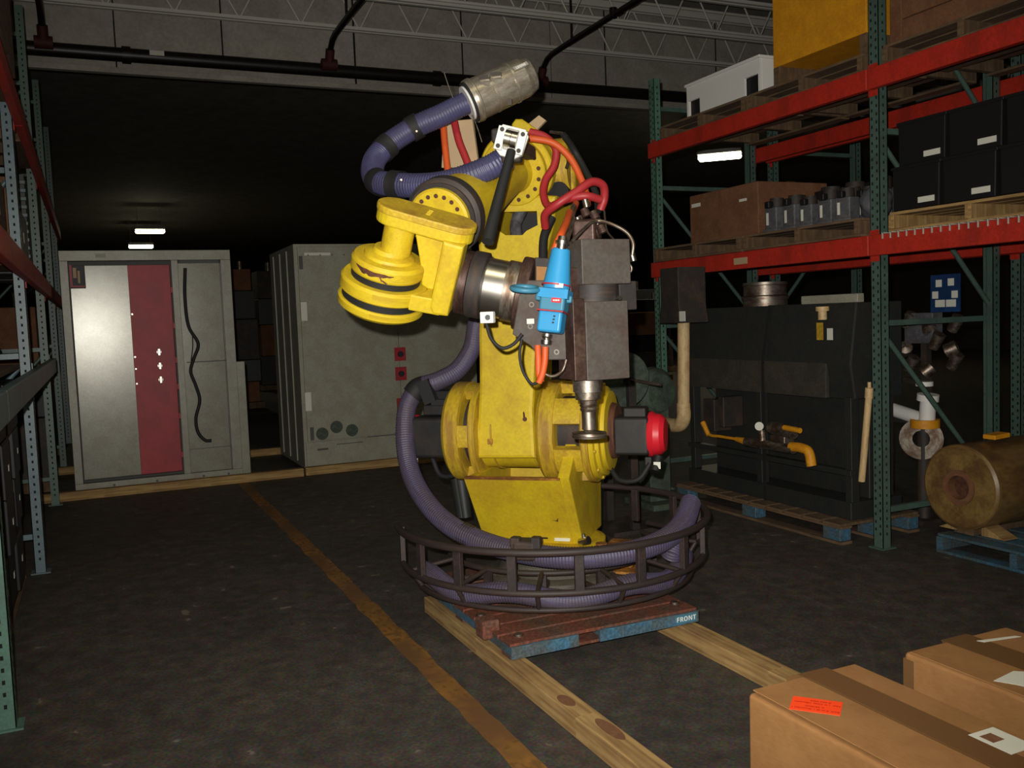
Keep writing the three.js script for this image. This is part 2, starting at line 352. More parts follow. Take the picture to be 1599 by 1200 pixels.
upright(4.62, 5.65, RZ[1], 4.6, -1, 'tall green rack upright between the mustard box and the brown crate');
upright(4.62, 5.65, RZ[2], 4.6, -1, 'green rack upright at the end of the bay with black bins');
for (let i = 0; i < 2; i++) for (const [y, k] of [[3.005, 0], [1.967, 1]]) {
  const m = M.beam, c = 'red ', u = [['the white metal box', 'the dark brown carton'], ['the big brown crate', 'the black bins']][i][k];
  const fb = beam(4.553, y, RZ[i], RZ[i + 1], c + 'front beam of the rack under ' + u, m, .027);
  if (!i && k) part('paper_sticker', bx(.002, .05, .16, -.026, -.005, onX(1157, 410, 4.528).z - (RZ[0] + RZ[1]) / 2), M.tan, fb, 'small tan sticker');
  beam(5.717, y, RZ[i], RZ[i + 1], c + 'rear beam of the rack behind and under ' + u, m, -.027);
  beam(5.833, y, RZ[i] + .02, RZ[i + 1] + .02, 'red beam of the rear rack row behind ' + u, M.beam, .027);
}
// row that stands back to back with it
for (const [i, z] of RZ.entries()) upright(6.92, 5.9, z + .02, i ? 4.6 : 3.3, 1, ['rear row rack upright behind the brown carton', 'rear row rack upright behind the black bins', 'rear row rack upright at the near end'][i]);
// wire deck under the black bins
{
  const t = thing('wire_deck', 'galvanised wire deck under the pallet of black bins', 'wire deck', [0, 0, 0]);
  for (let z = RZ[1] + .12; z < RZ[2] - .1; z += .062) part('wire', join([bl(4.52, 5.74, 2.034, 2.04, z - .003, z + .003), bl(4.519, 4.5255, 2.0, 2.04, z - .003, z + .003)]), M.galv, t);
}
// left rack
const LZ = [-1.5, -4.23, -6.94, -9.65, -12.36, -15.07];
const lab = ['left rack upright beside the photographer', 'teal rack upright rising from the near floor beside black bins', 'grey blue rack upright with a row of slots beside the cabinet with the red stripe', 'rack upright behind the cabinet with the red stripe', 'far rack upright second behind the red stripe cabinet', 'far rack upright third behind the red stripe cabinet'];
LZ.forEach((z, i) => upright(-.42, -1.45, z, 4.6, 1, lab[i], i === 2 ? M.rackBlue : M.rackGreen, i === 2 ? M.rackBlue : i === 1 ? M.rackPale : M.rackGreen));
for (let i = 0; i < 5; i++) for (const [y, w] of [[3.05, 'upper'], [2.02, 'middle'], [1.32, 'lower']]) {
  if (i > 2 && y < 2) continue;
  beam(-.353, y, LZ[i + 1], LZ[i], w + (y < 2 ? ' grey' : ' red') + ' front beam of the left rack, ' + ['nearest bay', 'bay beside the teal upright', 'bay beside the striped cabinet', 'bay behind the striped cabinet', 'last bay'][i], y < 2 ? M.rackBlue : M.beam, -.027);
  beam(-1.517, y, LZ[i + 1], LZ[i], w + (y < 2 ? ' grey' : ' red') + ' rear beam of the left rack, ' + ['nearest bay', 'bay beside the teal upright', 'bay beside the striped cabinet', 'bay behind the striped cabinet', 'last bay'][i], y < 2 ? M.rackBlue : M.beam, .027);
}
// ---------- control cabinets on timbers ----------
{
  const Z = -9.92, t = thing('control_cabinet', 'open grey control cabinet with a wide red stripe down its front', 'cabinet', [0, .03, Z]);
  const W0 = -.25, W1 = 1.345, H = 2.38;
  part('side_wall', bl(W0, W0 + .02, 0, H, -.62, -.02), M.cabinet, t); part('side_wall', bl(W1 - .02, W1, 0, H, -.62, -.02), M.cabinet, t);
  part('back_wall', bl(W0, W1, 0, H, -.64, -.62), M.cabinetDark, t); part('top_panel', bl(W0, W1, H - .02, H, -.62, -.02), M.cabinet, t);
  part('floor_panel', bl(W0, W1, 0, .02, -.62, -.02), M.cabinet, t);
  part('front_frame', [bl(W0, W1, H - .1, H, -.03, 0, .004), bl(W0, W1, 0, .1, -.03, 0, .004), bl(W0, W0 + .075, .1, H - .1, -.03, 0, .004), bl(W1 - .1, W1, .1, H - .1, -.03, 0, .004), bl(.765, .83, .1, H - .1, -.03, -.002, .004)], M.cabinet, t);
  // recessed inner back panel with a cut corner, light sheet
  part('inner_panel', ext([[-.03, 2.24], [.38, 2.24], [.38, .125], [-.165, .125], [-.165, 2.02], [-.03, 2.02]], .01, .002).translate(0, 0, -.11), M.sheet, t);
  part('red_panel', bl(.36, .755, .125, 2.24, -.1, -.085, .003), M.cabRed, t, 'deep red insulating panel');
  for (let i = 0; i < 3; i++) { const h = part('bus_stud', [cyl(V(.6, 1.36 - .14 * i, -.086), V(.6, 1.36 - .14 * i, -.03), .022, .022, 12), bx(.03, .075, .03, .6, 1.36 - .14 * i, -.02, .006)], M.steel, t); }
  part('stud_backing', bx(.09, .5, .01, .585, 1.22, -.083), M.cabRed, t);
  for (const y of [1.98, 1.62, 1.27, 1.0, .7, .3]) part('hinge_tab', bx(.035, .06, .02, .765, y, -.02, .003), M.cabRed, t);
  part('corner_cavity', bl(-.165, -.035, 2.03, 2.25, -.125, -.122), M.binBlack, t); part('cavity_edge', [bl(-.165, -.145, 2.03, 2.25, -.121, -.1), bl(-.145, -.035, 2.03, 2.045, -.121, -.1)], M.cabRed, t);
  part('cavity_wiring', [bx(.03, .1, .02, -.12, 2.17, -.105), bx(.02, .12, .02, -.085, 2.13, -.105)], M.tan, t);
  part('door_panel', bl(.83, 1.25, .1, H - .13, -.05, -.04, .003), M.sheet, t);
  part('door_seam', [bl(.86, 1.25, 1.235, 1.245, -.041, -.038), bl(.83, 1.25, .34, .346, -.041, -.038), bl(1.236, 1.242, .1, H - .13, -.041, -.038)], M.cabinetDark, t);
  part('top_slot', bl(.85, 1.23, H - .13, H - .1, -.04, -.035), M.cabinetDark, t);
  part('label_plate', bx(.09, .04, .003, .12, H - .05, .001), M.cabinetTan, t);
  for (const y of [.06]) for (const x of [.1, .5, .95, 1.2]) part('bolt', cyl(V(x, y, 0), V(x, y, .008), .012, .012, 8), M.cabinetDark, t);
  part('screws', [1.75, 1.32, 1.2, 1.05].map(y => cyl(V(.375, y, -.086), V(.375, y, -.078), .009, .009, 8)), M.steel, t);
  part('side_flange', bl(W1 - .005, W1 + .09, .03, 1.22, -.14, -.06, .004), M.cabinet, t);
  const cb = [V(.9, 2.2, .01), V(.88, 1.9, .012), V(.9, 1.6, .012), V(.98, 1.42, .014), V(.93, 1.28, .012), V(.89, 1.15, .012), V(.93, 1.0, .012), V(.96, .85, .012), V(.91, .65, .012), V(.93, .5, .012), V(1.0, .42, .014), V(1.05, .42, .014)];
  part('dangling_cable', tube(cb.map(p => p.add(V(0, 0, -.03))), .017, 80, 8), M.rubber, t);
  part('thin_wire', tube([V(.93, 1.55, -.02), V(.925, 1.4, -.02), V(.9, 1.25, -.02)], .006, 20, 6), M.rubber, t);
}
{
  const Z = -9.92, t = thing('control_cabinet', 'closed grey control cabinet standing behind the robot', 'cabinet', [0, .05, Z]);
  const W0 = 2.0, W1 = 4.05, H = 2.42, D = 1.45;
  part('cabinet_body', bl(W0, W1, 0, H, -D, -.02, .006), M.cabinetTan, t);
  part('door', bl(W0 + .04, 3.1, .3, H - .03, -.025, 0, .004), M.cabinetTan, t);
  part('door', bl(3.115, W1 - .04, .3, H - .03, -.025, 0, .004), M.cabinetTan, t);
  part('plinth', bl(W0 + .02, W1 - .02, .02, .285, -.025, -.004, .004), M.cabinetTan, t);
  const sw = (y) => { const s = part('push_button_plate', bx(.13, .15, .012, 3.12, y, .006, .003), M.cabRed, t, 'dark red push button plate'); part('button', cyl(V(3.12, y, .01), V(3.12, y, .04), .032, .032, 14), M.binBlack, s); };
  sw(1.19); sw(.97); sw(.62);
  part('name_plate', bx(.14, .14, .004, 3.14, 1.5, .003), M.cabinet, t);
  for (const [y, x] of [[1.7, 2.075], [.73, 2.068]]) part('door_label', bx(.065, .2, .004, x, y, .003), M.label, t, 'white paper label');
  for (const [x, y] of [[2.09, .38], [2.07, 2.22]]) part('slot', bx(.04, .14, .004, x, y, .002), M.cabinetDark, t);
  for (const [x, y] of [[2.2, .25 + .0], [2.36, .31], [2.53, .26]]) part('knockout', cyl(V(x, y + .12, -.002), V(x, y + .12, .004), .068, .068, 24), M.greenOld, t);
  part('screws', Array.from({ length: 9 }, (_, i) => cyl(V(2.15 + i * .13, H - .12, 0), V(2.15 + i * .13, H - .12, .006), .008, .008, 6)), M.cabinetDark, t);
  part('top_strip', bx(.28, .03, .004, 2.25, H - .11, .003), M.label, t);
  for (const z of [-.4, -.8, -1.2]) part('side_rib', bl(W0 - .012, W0, .05, H - .05, z - .02, z + .02), M.cabinetTan, t);
  part('scuffs', [bx(.3, .008, .002, 2.5, .24, -.003), bx(.12, .02, .002, 2.2, .2, -.003), bx(.4, .006, .002, 2.9, .29, -.003)], M.cabinetDark, t, 'dark scrapes along the plinth');
}
solo('timber', bl(-.58, 1.95, 0, .085, -9.86, -9.77, .004), M.woodX, 'long pale timber lying on the floor along the foot of the red stripe cabinet', 'timber');
solo('timber', bl(1.975, 4.2, 0, .085, -9.88, -9.79, .004), M.woodX, 'pale timber along the foot of the closed grey cabinet', 'timber');
solo('timber', bl(-.8, 2.1, 0, .085, -11.75, -11.66, .004), M.woodX, 'timber on the floor far behind in the gap between the two cabinets', 'timber');

// ---------- skids, pallet, cartons ----------
function skid(x, z0, z1, label) {
  const t = thing('timber_skid', label, 'timber', [x, 0, 0]);
  part('beam', bl(-.05, .05, 0, .085, z0, z1, .005), M.wood, t);
  [[-.01, -3.15, .04, .06], [.012, -2.85, .04, .1]].filter(s => s[1] > z0 && s[1] < z1 && x < 2).map(([dx, z, w, l]) => { const g = new THREE.CylinderGeometry(1, 1, .001, 18).scale(w * .7, 1, l).translate(dx, .0855, z); part('stain', tri(g), M.cardDark, t); });
}
skid(1.615, -4.75, -2.3, 'long pale timber skid on the floor, running out from the pallet beside the yellow line');
skid(2.53, -4.95, -2.15, 'pale timber skid on the floor that runs from the pallet towards the two cartons');
{
  const t = thing('wooden_pallet', 'rusty red stained pallet with blue sides under the yellow robot', 'pallet', [2.09, .086, -4.28]);
  const hw = .5, hl = .63, g = bx(2 * hw, .016, .125, 0, .063, 0, .003), gb = bx(2 * hw, .014, .1, 0, .007, 0, .003);
  for (let i = 0; i < 9; i++) part('deck_board', g, M.woodRust, t).position.z = -hl + .063 + i * .142;
  for (const x of [-hw + .03, 0, hw - .03]) part('stringer', bl(x - .028, x + .028, .014, .055, -hl, hl, .003), M.palletBlue, t);
  for (const z of [-hl + .05, 0, hl - .05]) part('bottom_board', gb, M.woodRust, t).position.z = z;
  part('front_board', [bl(-hw, -.16, .004, .06, hl, hl + .016, .003), bl(-.05, hw, .004, .06, hl, hl + .016, .003)], M.palletBlue, t, 'faded blue painted end board');
  for (const [x, z] of [[-.42, .55], [.44, .53], [-.46, .2]]) part('bolt_head', cyl(V(x, .071, z), V(x, .083, z), .022, .022, 6), M.steelDull, t);
  part('corner_block', bx(.09, .09, .1, -hw + .0, .075, hl - .25, .012), M.woodRust, t);
}
{ // FRONT lettering on the blue end board
  const c = document.createElement('canvas'); c.width = 256; c.height = 96; const x = c.getContext('2d');
  x.fillStyle = '#3c6f86'; x.fillRect(0, 0, 256, 96); x.fillStyle = '#d8dcd2'; x.font = 'bold 74px sans-serif'; x.textAlign = 'center'; x.fillText('FRONT', 128, 74);
  const m = std({ map: new THREE.CanvasTexture(c), roughness: .7 }); m.map.colorSpace = THREE.SRGBColorSpace;
  const p = part('stencil_lettering', new THREE.BoxGeometry(.12, .042, .002), m, scene.getObjectByName('wooden_pallet'), 'white stencilled word FRONT'); p.position.set(.425, .034, .6475);
}
{
  const t = thing('cardboard_carton', 'large brown cardboard carton with an orange sticker on its top', 'carton', [1.857, 0, -1.32]);
  const w = .4, d = 1.56, h = .5;
  part('carton_body', (() => { const g = new RoundedBoxGeometry(w, h, d, 3, .012), p = g.attributes.position; for (let i = 0; i < p.count; i++) { const x = p.getX(i), y = p.getY(i), z = p.getZ(i); if (y > 0) p.setY(i, y - .012 * Math.max(0, (Math.abs(x) - .1)) / .1 + .003 * Math.sin(z * 9)); p.setX(i, x + .004 * Math.sin(z * 7 + y * 5)); } g.computeVertexNormals(); return tri(g.translate(0, h / 2, 0)); })(), M.card, t);
  part('flap', bl(-w / 2 + .006, -.004, h + .0005, h + .0045, -d / 2 + .02, d / 2, .0015).rotateZ(0), M.card, t);
  part('flap', bl(.004, w / 2 - .006, h + .0005, h + .0045, -d / 2 + .02, d / 2, .0015), M.card, t);
  part('packing_tape', [bl(-.01, .1, h + .0046, h + .0056, -d / 2 - .001, d / 2), bl(-.05, .05, h - .12, h + .005, -d / 2 - .003, -d / 2 - .002)], M.tape, t, 'shiny brown packing tape over the seam');
  part('tape_edge', bl(-.004, .004, h + .0054, h + .0066, -d / 2 + .03, d / 2), M.tape, t);
  const c = document.createElement('canvas'); c.width = 512; c.height = 320; const x = c.getContext('2d');
  x.fillStyle = '#ff4a1c'; x.fillRect(0, 0, 512, 320); x.fillStyle = '#6a1008'; x.font = 'bold 28px sans-serif'; x.textAlign = 'center';
  x.globalAlpha = .8; x.fillStyle = '#a81c0c';   // print too small to read: rows of short strokes
  for (const [x0, x1, y] of [[190, 400, 50], [30, 490, 105], [150, 330, 185], [20, 500, 245]]) for (let k = x0; k < x1;) { const w = rr(5, 13); if (rnd() > .14) x.fillRect(k, y + rr(-2, 2), w, rr(20, 30)); k += w + rr(3, 6); }
  const m = std({ map: new THREE.CanvasTexture(c), roughness: .5 }); m.map.colorSpace = THREE.SRGBColorSpace;
  const s = part('orange_sticker', new THREE.BoxGeometry(.132, .001, .09), m, t, 'fluorescent orange printed sticker'); s.position.set(-.117, h + .0052, -.588); s.rotation.y = -.85;
  const lb = part('shipping_label', bl(.085, .175, h + .0058, h + .0064, -.27, -.15), M.label, t, 'worn white shipping label'); part('print_block', bl(.1, .14, h + .0065, h + .007, -.25, -.21), M.cardDark, lb);
}
{
  const t = thing('cardboard_carton', 'brown cardboard carton with torn white labels, the one beyond the orange stickered carton', 'carton', [2.49, 0, -1.40]);
  const w = .45, d = 1.38, h = .5;
  part('carton_body', tri(new RoundedBoxGeometry(w, h, d, 3, .014).translate(0, h / 2, 0)), M.card, t);
  part('flap', bl(-w / 2 + .006, -.004, h + .0005, h + .0045, -d / 2 + .02, d / 2, .0015), M.card, t);
  part('flap', bl(.004, w / 2 - .006, h + .0005, h + .0045, -d / 2 + .02, d / 2, .0015), M.card, t);
  part('packing_tape', [bl(-.06, .06, h + .0046, h + .0056, -d / 2 - .001, d / 2), bl(-.05, .05, h - .14, h + .005, -d / 2 - .003, -d / 2 - .002)], M.tape, t);
  part('corner_tape', [bl(-w / 2 - .0015, -w / 2 + .035, .1, h - .02, -d / 2 - .0015, -d / 2 - .0005), bl(-w / 2 - .0015, -w / 2 - .0005, .1, h - .02, -d / 2 - .0015, -d / 2 + .04)], M.tape, t);
  part('shipping_label', ext([[-.2, -.39], [-.09, -.41], [-.04, -.37], [-.07, -.3], [-.15, -.29], [-.17, -.34]].map(([x, z]) => [x, -z]), .0008, 0).rotateX(-Math.PI / 2).translate(0, h + .0047, 0), M.label, t, 'torn white label');
  part('shipping_label', ext([[-.02, -.63], [.12, -.6], [.13, -.585], [-.01, -.61]].map(([x, z]) => [x, -z]), .0008, 0).rotateX(-Math.PI / 2).translate(.05, h + .0058, 0), M.label, t);
}
// ---------- goods on the right rack ----------
function pallet(x0, x1, z0, z1, y, label, mat = M.woodOld, blocks = mat) {
  const t = thing('wooden_pallet', label, 'pallet', [(x0 + x1) / 2, y, (z0 + z1) / 2]);
  const w = x1 - x0, l = Math.abs(z1 - z0), n = Math.max(3, Math.round(w / .15)), st = w / n;
  const gd = bx(st * .84, .018, l, 0, .111, 0, .003), gs = bx(w, .084, .045, 0, .06, 0, .003), gb = bx(.1, .018, l, 0, .009, 0, .003);
  for (let i = 0; i < n; i++) part('deck_board', gd, mat, t).position.x = -w / 2 + st * (i + .5);
  for (const s of [-1, 0, 1]) part('stringer', gs, blocks, t).position.z = s * (l / 2 - .023);
  for (const s of [-1, 0, 1]) part('bottom_board', gb, mat, t).position.x = s * (w / 2 - .05);
  return t;
}
pallet(4.56, 5.6, -6.8, -5.66, 3.071, 'old brown pallet under the white metal box on the top shelf');
pallet(4.56, 5.6, -5.62, -4.5, 3.071, 'old brown pallet under the mustard yellow box on the top shelf');
pallet(4.56, 5.6, -4.34, -3.2, 3.071, 'old brown pallet under the brown crate on the top shelf');
pallet(4.56, 5.6, -3.16, -2.0, 3.071, 'old brown pallet at the near end of the top shelf');
pallet(4.52, 5.6, -6.88, -5.7, 2.033, 'old brown pallet under the brown carton on the middle shelf');
pallet(4.52, 5.6, -5.66, -4.5, 2.033, 'old brown pallet under the grey motors on the middle shelf');
pallet(4.56, 5.6, -4.3, -3.15, 2.041, 'light brown pallet under the black bins beside the tall green upright', M.wood);
pallet(4.56, 5.6, -3.1, -2.0, 2.041, 'light brown pallet under the nearer black bins', M.wood);
{ // white metal box with two dark openings
  const t = thing('metal_enclosure', 'long white metal box with two dark square openings on the top shelf', 'metal box', [4.66, 3.192, 0]);
  const z0 = -6.53, z1 = -5.6, H = .27;
  part('front_panel', (() => { const hole = (a, b, y0, y1) => [[a, y0], [b, y0], [b, y1], [a, y1]]; return ext([[-.93, 0], [0, 0], [0, H], [-.93, H]], .02, 0, [hole(-.91, -.75, .01, .15), hole(-.18, -.02, .02, .16)]).rotateY(-Math.PI / 2).translate(.02, 0, z1 ); })(), M.white, t);
  part('end_panel', bl(.02, .6, 0, H, z1 - .02, z1, .003), M.white, t); part('end_panel', bl(.02, .6, 0, H, z0, z0 + .02, .003), M.white, t);
  part('lid', bl(-.015, .61, H, H + .022, z0 - .012, z1 + .012, .004), M.white, t);
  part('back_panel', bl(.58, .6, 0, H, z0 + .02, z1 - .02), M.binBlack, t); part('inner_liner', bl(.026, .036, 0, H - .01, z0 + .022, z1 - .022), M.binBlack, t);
}
solo('metal_sheet', bl(4.85, 5.5, 3.192, 3.36, -5.44, -5.38, .004), M.white, 'white metal sheet standing behind the white box on the top shelf', 'metal sheet');
{
  const t = thing('storage_box', 'large mustard yellow box on the top shelf behind the tall green upright', 'box', [0, 3.192, 0]);
  const a = -5.38, b = -4.5;
  part('box_body', bl(4.6, 5.55, .13, 1.25, a, b, .006), M.mustard, t);
  for (const z of [a + .03, b - .03]) part('runner', bl(4.6, 5.55, 0, .13, z - .03, z + .03, .003), M.woodOld, t);
}
{
  const t = thing('wooden_crate', 'big dark brown wooden crate on the top shelf beside the tall green upright', 'crate', [0, 3.192, 0]);
  const a = -4.34, b = -3.0;
  part('crate_core', bl(4.66, 5.5, .01, 1.2, a + .02, b - .02), M.woodOld, t);
  const g = bx(.02, .132, b - a, 4.65, 0, (a + b) / 2, .003); for (let i = 0; i < 9; i++) part('side_plank', g, M.cardDark, t).position.y = .07 + i * .138;
  for (const z of [a + .05, b - .05]) part('batten', bl(4.625, 4.64, .005, 1.22, z - .045, z + .045, .003), M.cardDark, t);
}
{
  const t = thing('cardboard_carton', 'dark brown cardboard carton on the middle shelf below the lit lamp', 'carton', [0, 2.153, 0]);
  part('carton_body', bl(4.62, 5.3, 0, .4, -6.47, -5.6, .008), M.cardDark, t);
  part('tape', bl(4.9, 4.98, .4, .402, -6.47, -5.6), M.tape, t);
  part('shipping_label', bl(4.618, 4.62, .3, .33, -6.44, -6.32), M.label, t); part('shipping_label', bl(4.618, 4.62, .27, .29, -5.82, -5.73), M.label, t);
}
{ // servo motors packed on the middle shelf
  const mk = () => { const t = thing('servo_motor', 'dark grey servo motor with a pale label on the middle shelf', 'motor', [0, 0, 0], 0, 'motors on the middle shelf');
    part('motor_body', [bx(.13, .17, .13, 0, .1, 0, .012), bx(.15, .03, .15, 0, .015, 0, .006)], M.grayGoods, t);
    part('end_cap', cyl(V(0, .185, 0), V(0, .25, 0), .055, .05, 16), M.motor, t); part('connector', bx(.05, .05, .05, -.075, .2, 0, .008), M.binBlack, t);
    part('name_label', bx(.003, .09, .022, -.0665, .1, -.03), M.label, t); return t; };
  const m0 = mk(); let first = true;
  for (let r = 0; r < 2; r++) for (let i = 0; i < 5; i++) { const p = [4.68 + r * .2 + .02 * (i % 2), 2.153, -5.46 + i * .175]; const o = first ? m0 : dup(m0, p, rr(-.25, .25)); o.position.set(...p); first = false; o.scale.setScalar(rr(.85, 1.15)); o.userData.label = `dark grey servo motor, ${r ? 'second' : 'front'} row, ${ORD[i]} from the dark carton`;
    if (r) o.position.y += 0; }
  for (let i = 0; i < 4; i++) { const o = dup(m0, [5.16, 2.153, -5.42 + i * .25], rr(-.2, .2)); o.scale.setScalar(1.35); o.userData.label = `larger grey servo motor at the back of the shelf, ${ORD[i]} from the dark carton`; }
  solo('plastic_bag', (() => { const g = new THREE.SphereGeometry(.12, 18, 12), p = g.attributes.position; for (let i = 0; i < p.count; i++) { const s = 1 + .25 * (n16(p.getX(i) * 40 + 9, p.getY(i) * 40 + p.getZ(i) * 30) - .5); p.setXYZ(i, p.getX(i) * s * .9, Math.max(p.getY(i) * s, -.1), p.getZ(i) * s * .8); } g.computeVertexNormals(); return tri(g.translate(4.74, 2.255, -4.57)); })(), M.plasticWrap, 'crumpled grey plastic bag of parts beside the tall green upright', 'plastic bag');
}
{ // black bins with white labels
  const mk = () => { const t = thing('storage_bin', 'black plastic bin with a white label on the middle shelf', 'bin', [0, 0, 0], 0, 'black bins on the middle shelf');
    part('bin_body', ext([[-.17, 0], [.17, 0], [.175, .26], [-.175, .26]], .4, .006).rotateY(Math.PI / 2).translate(0, .004, 0), M.binBlack, t);
    part('rim', bx(.42, .02, .37, .2, .262, 0, .004), M.binBlack, t);
    part('bin_label', bx(.002, .034, .12, -.008, .05, .08), M.label, t, 'white label'); return t; };
  const m0 = mk(); let first = true;
  for (let i = 0; i < 5; i++) for (let k = 0; k < 2; k++) { const p = [4.6 + .05 * k, 2.163 + .277 * k, -4.12 + i * .374]; if (k && i === 4) continue; const o = first ? m0 : dup(m0, p, 0); o.position.set(...p); first = false; o.userData.label = `black bin with white label, ${ORD[i]} from tall green upright, ${k ? 'upper' : 'lower'} layer`; }
}
// ---------- machine, pump, roller and tank on the floor under the right rack ----------
{
  const t = thing('wooden_pallet', 'worn pallet with blue blocks under the dark machine', 'pallet', [4.8, 0, -5.56]);
  const w = .72, l = 1.9, gd = bx(w, .02, .16, 0, .13, 0, .003), blk = bx(.1, .085, .16, 0, .065, 0, .006), gb = bx(.1, .02, l, 0, .01, 0, .003), gs = bx(.1, .016, l, 0, .114, 0, .003);
  for (let i = 0; i < 10; i++) part('deck_board', gd, M.woodOld, t).position.z = -l / 2 + .09 + i * .191;
  for (const x of [-.31, 0, .31]) { part('bottom_board', gb, M.woodOld, t).position.x = x; part('stringer_board', gs, M.woodOld, t).position.x = x; for (const z of [-.86, 0, .86]) part('block', blk, M.palletBlue, t, 'blue painted block').position.set(x, 0, z); }
}
{
  const t = thing('machine_housing', 'dark grey machine with a broad tank on a pallet under the red rack', 'machine', [0, .142, 0]);
  const a = -6.52, b = -4.66;
  part('upper_tank', ext([[4.62, .82], [5.05, .82], [5.05, 1.47], [4.64, 1.47], [4.58, 1.05]], b - a, .01).translate(0, 0, a), M.mach, t);
  part('dusty_apron', ext([[4.565, .82], [4.6, .82], [4.6, 1.06], [4.572, 1.06]], 1.62, .004).translate(0, 0, a + .03), M.machDust, t, 'dusty brown lower band of the tank');
  part('lower_body', bl(4.8, 5.03, .1, .82, a + .1, b - .05, .01), M.mach, t);
  part('base_frame', [bl(4.58, 5.05, 0, .12, a, b, .006), bl(4.58, 4.64, .3, .34, a, b, .004)], M.mach, t);
  for (const z of [a + .04, a + .9, b - .04]) part('leg_post', bl(4.6, 4.67, .1, .83, z - .03, z + .03, .004), M.mach, t);
  part('control_box', [bl(4.62, 4.8, .45, .72, -6.35, -6.2, .01), bl(4.6, 4.8, .5, .75, -6.12, -6.05, .01)], M.motor, t);
  part('drum_cap', lathe([[0, 0], [.17, 0], [.17, .05], [.18, .05], [.18, .075], [.165, .085], [.165, .16], [.172, .165], [.172, .185], [0, .19]], V(4.82, 1.47, -5.78), V(0, 1, 0), 32), M.steelDull, t, 'rusty steel drum cap');
  part('top_rail', bl(4.66, 4.72, 1.47, 1.53, -5.2, b, .006), M.cabinetTan, t);
  part('warning_label', bl(4.6, 4.606, 1.22, 1.34, -4.97, -4.91).translate(-.012, 0, 0), M.yellowWorn, t); part('paper_label', bl(4.6, 4.606, 1.22, 1.3, -4.87, -4.82).translate(-.012, 0, 0), M.label, t);
  part('breather_cap', [cyl(V(4.56, 1.36, -4.88), V(4.56, 1.42, -4.88), .03, .03, 14), cyl(V(4.56, 1.42, -4.88), V(4.56, 1.45, -4.88), .045, .045, 14)], M.pvc, t);
  const P = (x, y, X = 4.5) => onX(x, y, X).sub(V(0, .142, 0));
  part('yellow_lever', [tube([P(1098, 660), P(1107, 678), P(1125, 682), P(1150, 686)], .012, 24, 8), cyl(P(1098, 660), P(1107, 680), .022, .018, 10), cyl(P(1150, 686), P(1166, 690), .018, .03, 10)], M.mustard, t, 'yellow valve lever');
  part('valve_cluster', [cyl(P(1166, 690), P(1240, 702), .035, .035, 14), cyl(P(1190, 672), P(1192, 700), .028, .028, 12), cyl(P(1205, 668, 4.56), P(1240, 676, 4.56), .05, .05, 14), bx(.1, .1, .16, ...P(1222, 690, 4.58).toArray(), .01)], M.steelDull, t);
  part('pressure_gauge', [cyl(P(1186, 666, 4.47), P(1186, 666, 4.5), .032, .032, 18), cyl(P(1186, 666, 4.49), P(1190, 690, 4.5), .01, .01, 8)], M.label, t);
  part('yellow_elbow', tube([P(1236, 698), P(1252, 700), P(1263, 706), P(1268, 728)], .035, 24, 12), M.mustard, t, 'yellow pipe elbow');
  part('yellow_handle', cyl(P(1225, 668, 4.48), P(1250, 673, 4.48), .02, .02, 8), M.mustard, t);
  part('strap', [bl(4.553, 4.557, .002, .82, -5.52, -5.49), bl(4.553, 4.557, .82, 1.06, -5.52, -5.49), ext([[4.552, 1.04], [4.556, 1.04], [4.634, 1.475], [4.63, 1.475]], .03, 0).translate(0, 0, -5.52), bl(4.63, 5.05, 1.471, 1.474, -5.52, -5.49)], M.rubber, t, 'black tie down strap');
}
{ // pump with its vertical cream pipe and dark hood
  const t = thing('pump_unit', 'old green pump with a tall cream plastic pipe and a dark sheet hood', 'pump', [0, 0, 0]);
  const a = onX(1068, 500, 4.15), b = onX(1068, 640, 4.15), e = onX(1032, 662, 4.15);
  const c = V(e.x, e.y, e.z - .05);
  part('pipe', [cyl(V(b.x, b.y, b.z), a, .047, .047, 18)], M.pvc, t, 'stained cream plastic pipe');
  part('elbow', tube([V(b.x, b.y, b.z), V(b.x, b.y - .06, b.z), V(b.x, b.y - .12, b.z - .05), V(b.x, e.y, e.z)], .055, 24, 16), M.pvc, t);
  part('pipe_collar', cyl(V(b.x, b.y - .01, b.z), V(b.x, b.y + .05, b.z), .053, .053, 18), M.pvc, t);
  part('hood', ext([[-.15, 0], [.15, 0], [.12, .14], [.12, .42], [-.12, .42], [-.12, .14]], .24, .006).rotateY(Math.PI / 2).translate(a.x - .12, a.y - .02, a.z), M.motor, t, 'dark sheet metal hood');
  part('paper_tag', bx(.004, .075, .075, a.x - .13, a.y + .03, a.z + .17), M.label, t);
  part('tag_arm', bx(.004, .01, .08, a.x - .125, a.y + .06, a.z + .14), M.steelDull, t);
  part('volute', lathe([[0, -.13], [.15, -.12], [.2, -.06], [.21, 0], [.2, .06], [.15, .12], [0, .13]], V(4.15, e.y + .25, e.z - .12), V(.2, 0, 1), 28), M.greenOld, t);
  part('pump_foot', [bl(4.0, 4.3, 0, .05, e.z - .35, e.z + .1, .006), bl(4.05, 4.25, .05, e.y + .15, e.z - .25, e.z - .02, .01)], M.greenOld, t);
  part('inlet_flange', cyl(V(4.15, e.y, e.z - .04), V(4.15, e.y, e.z + .02), .085, .085, 20), M.greenOld, t);
}
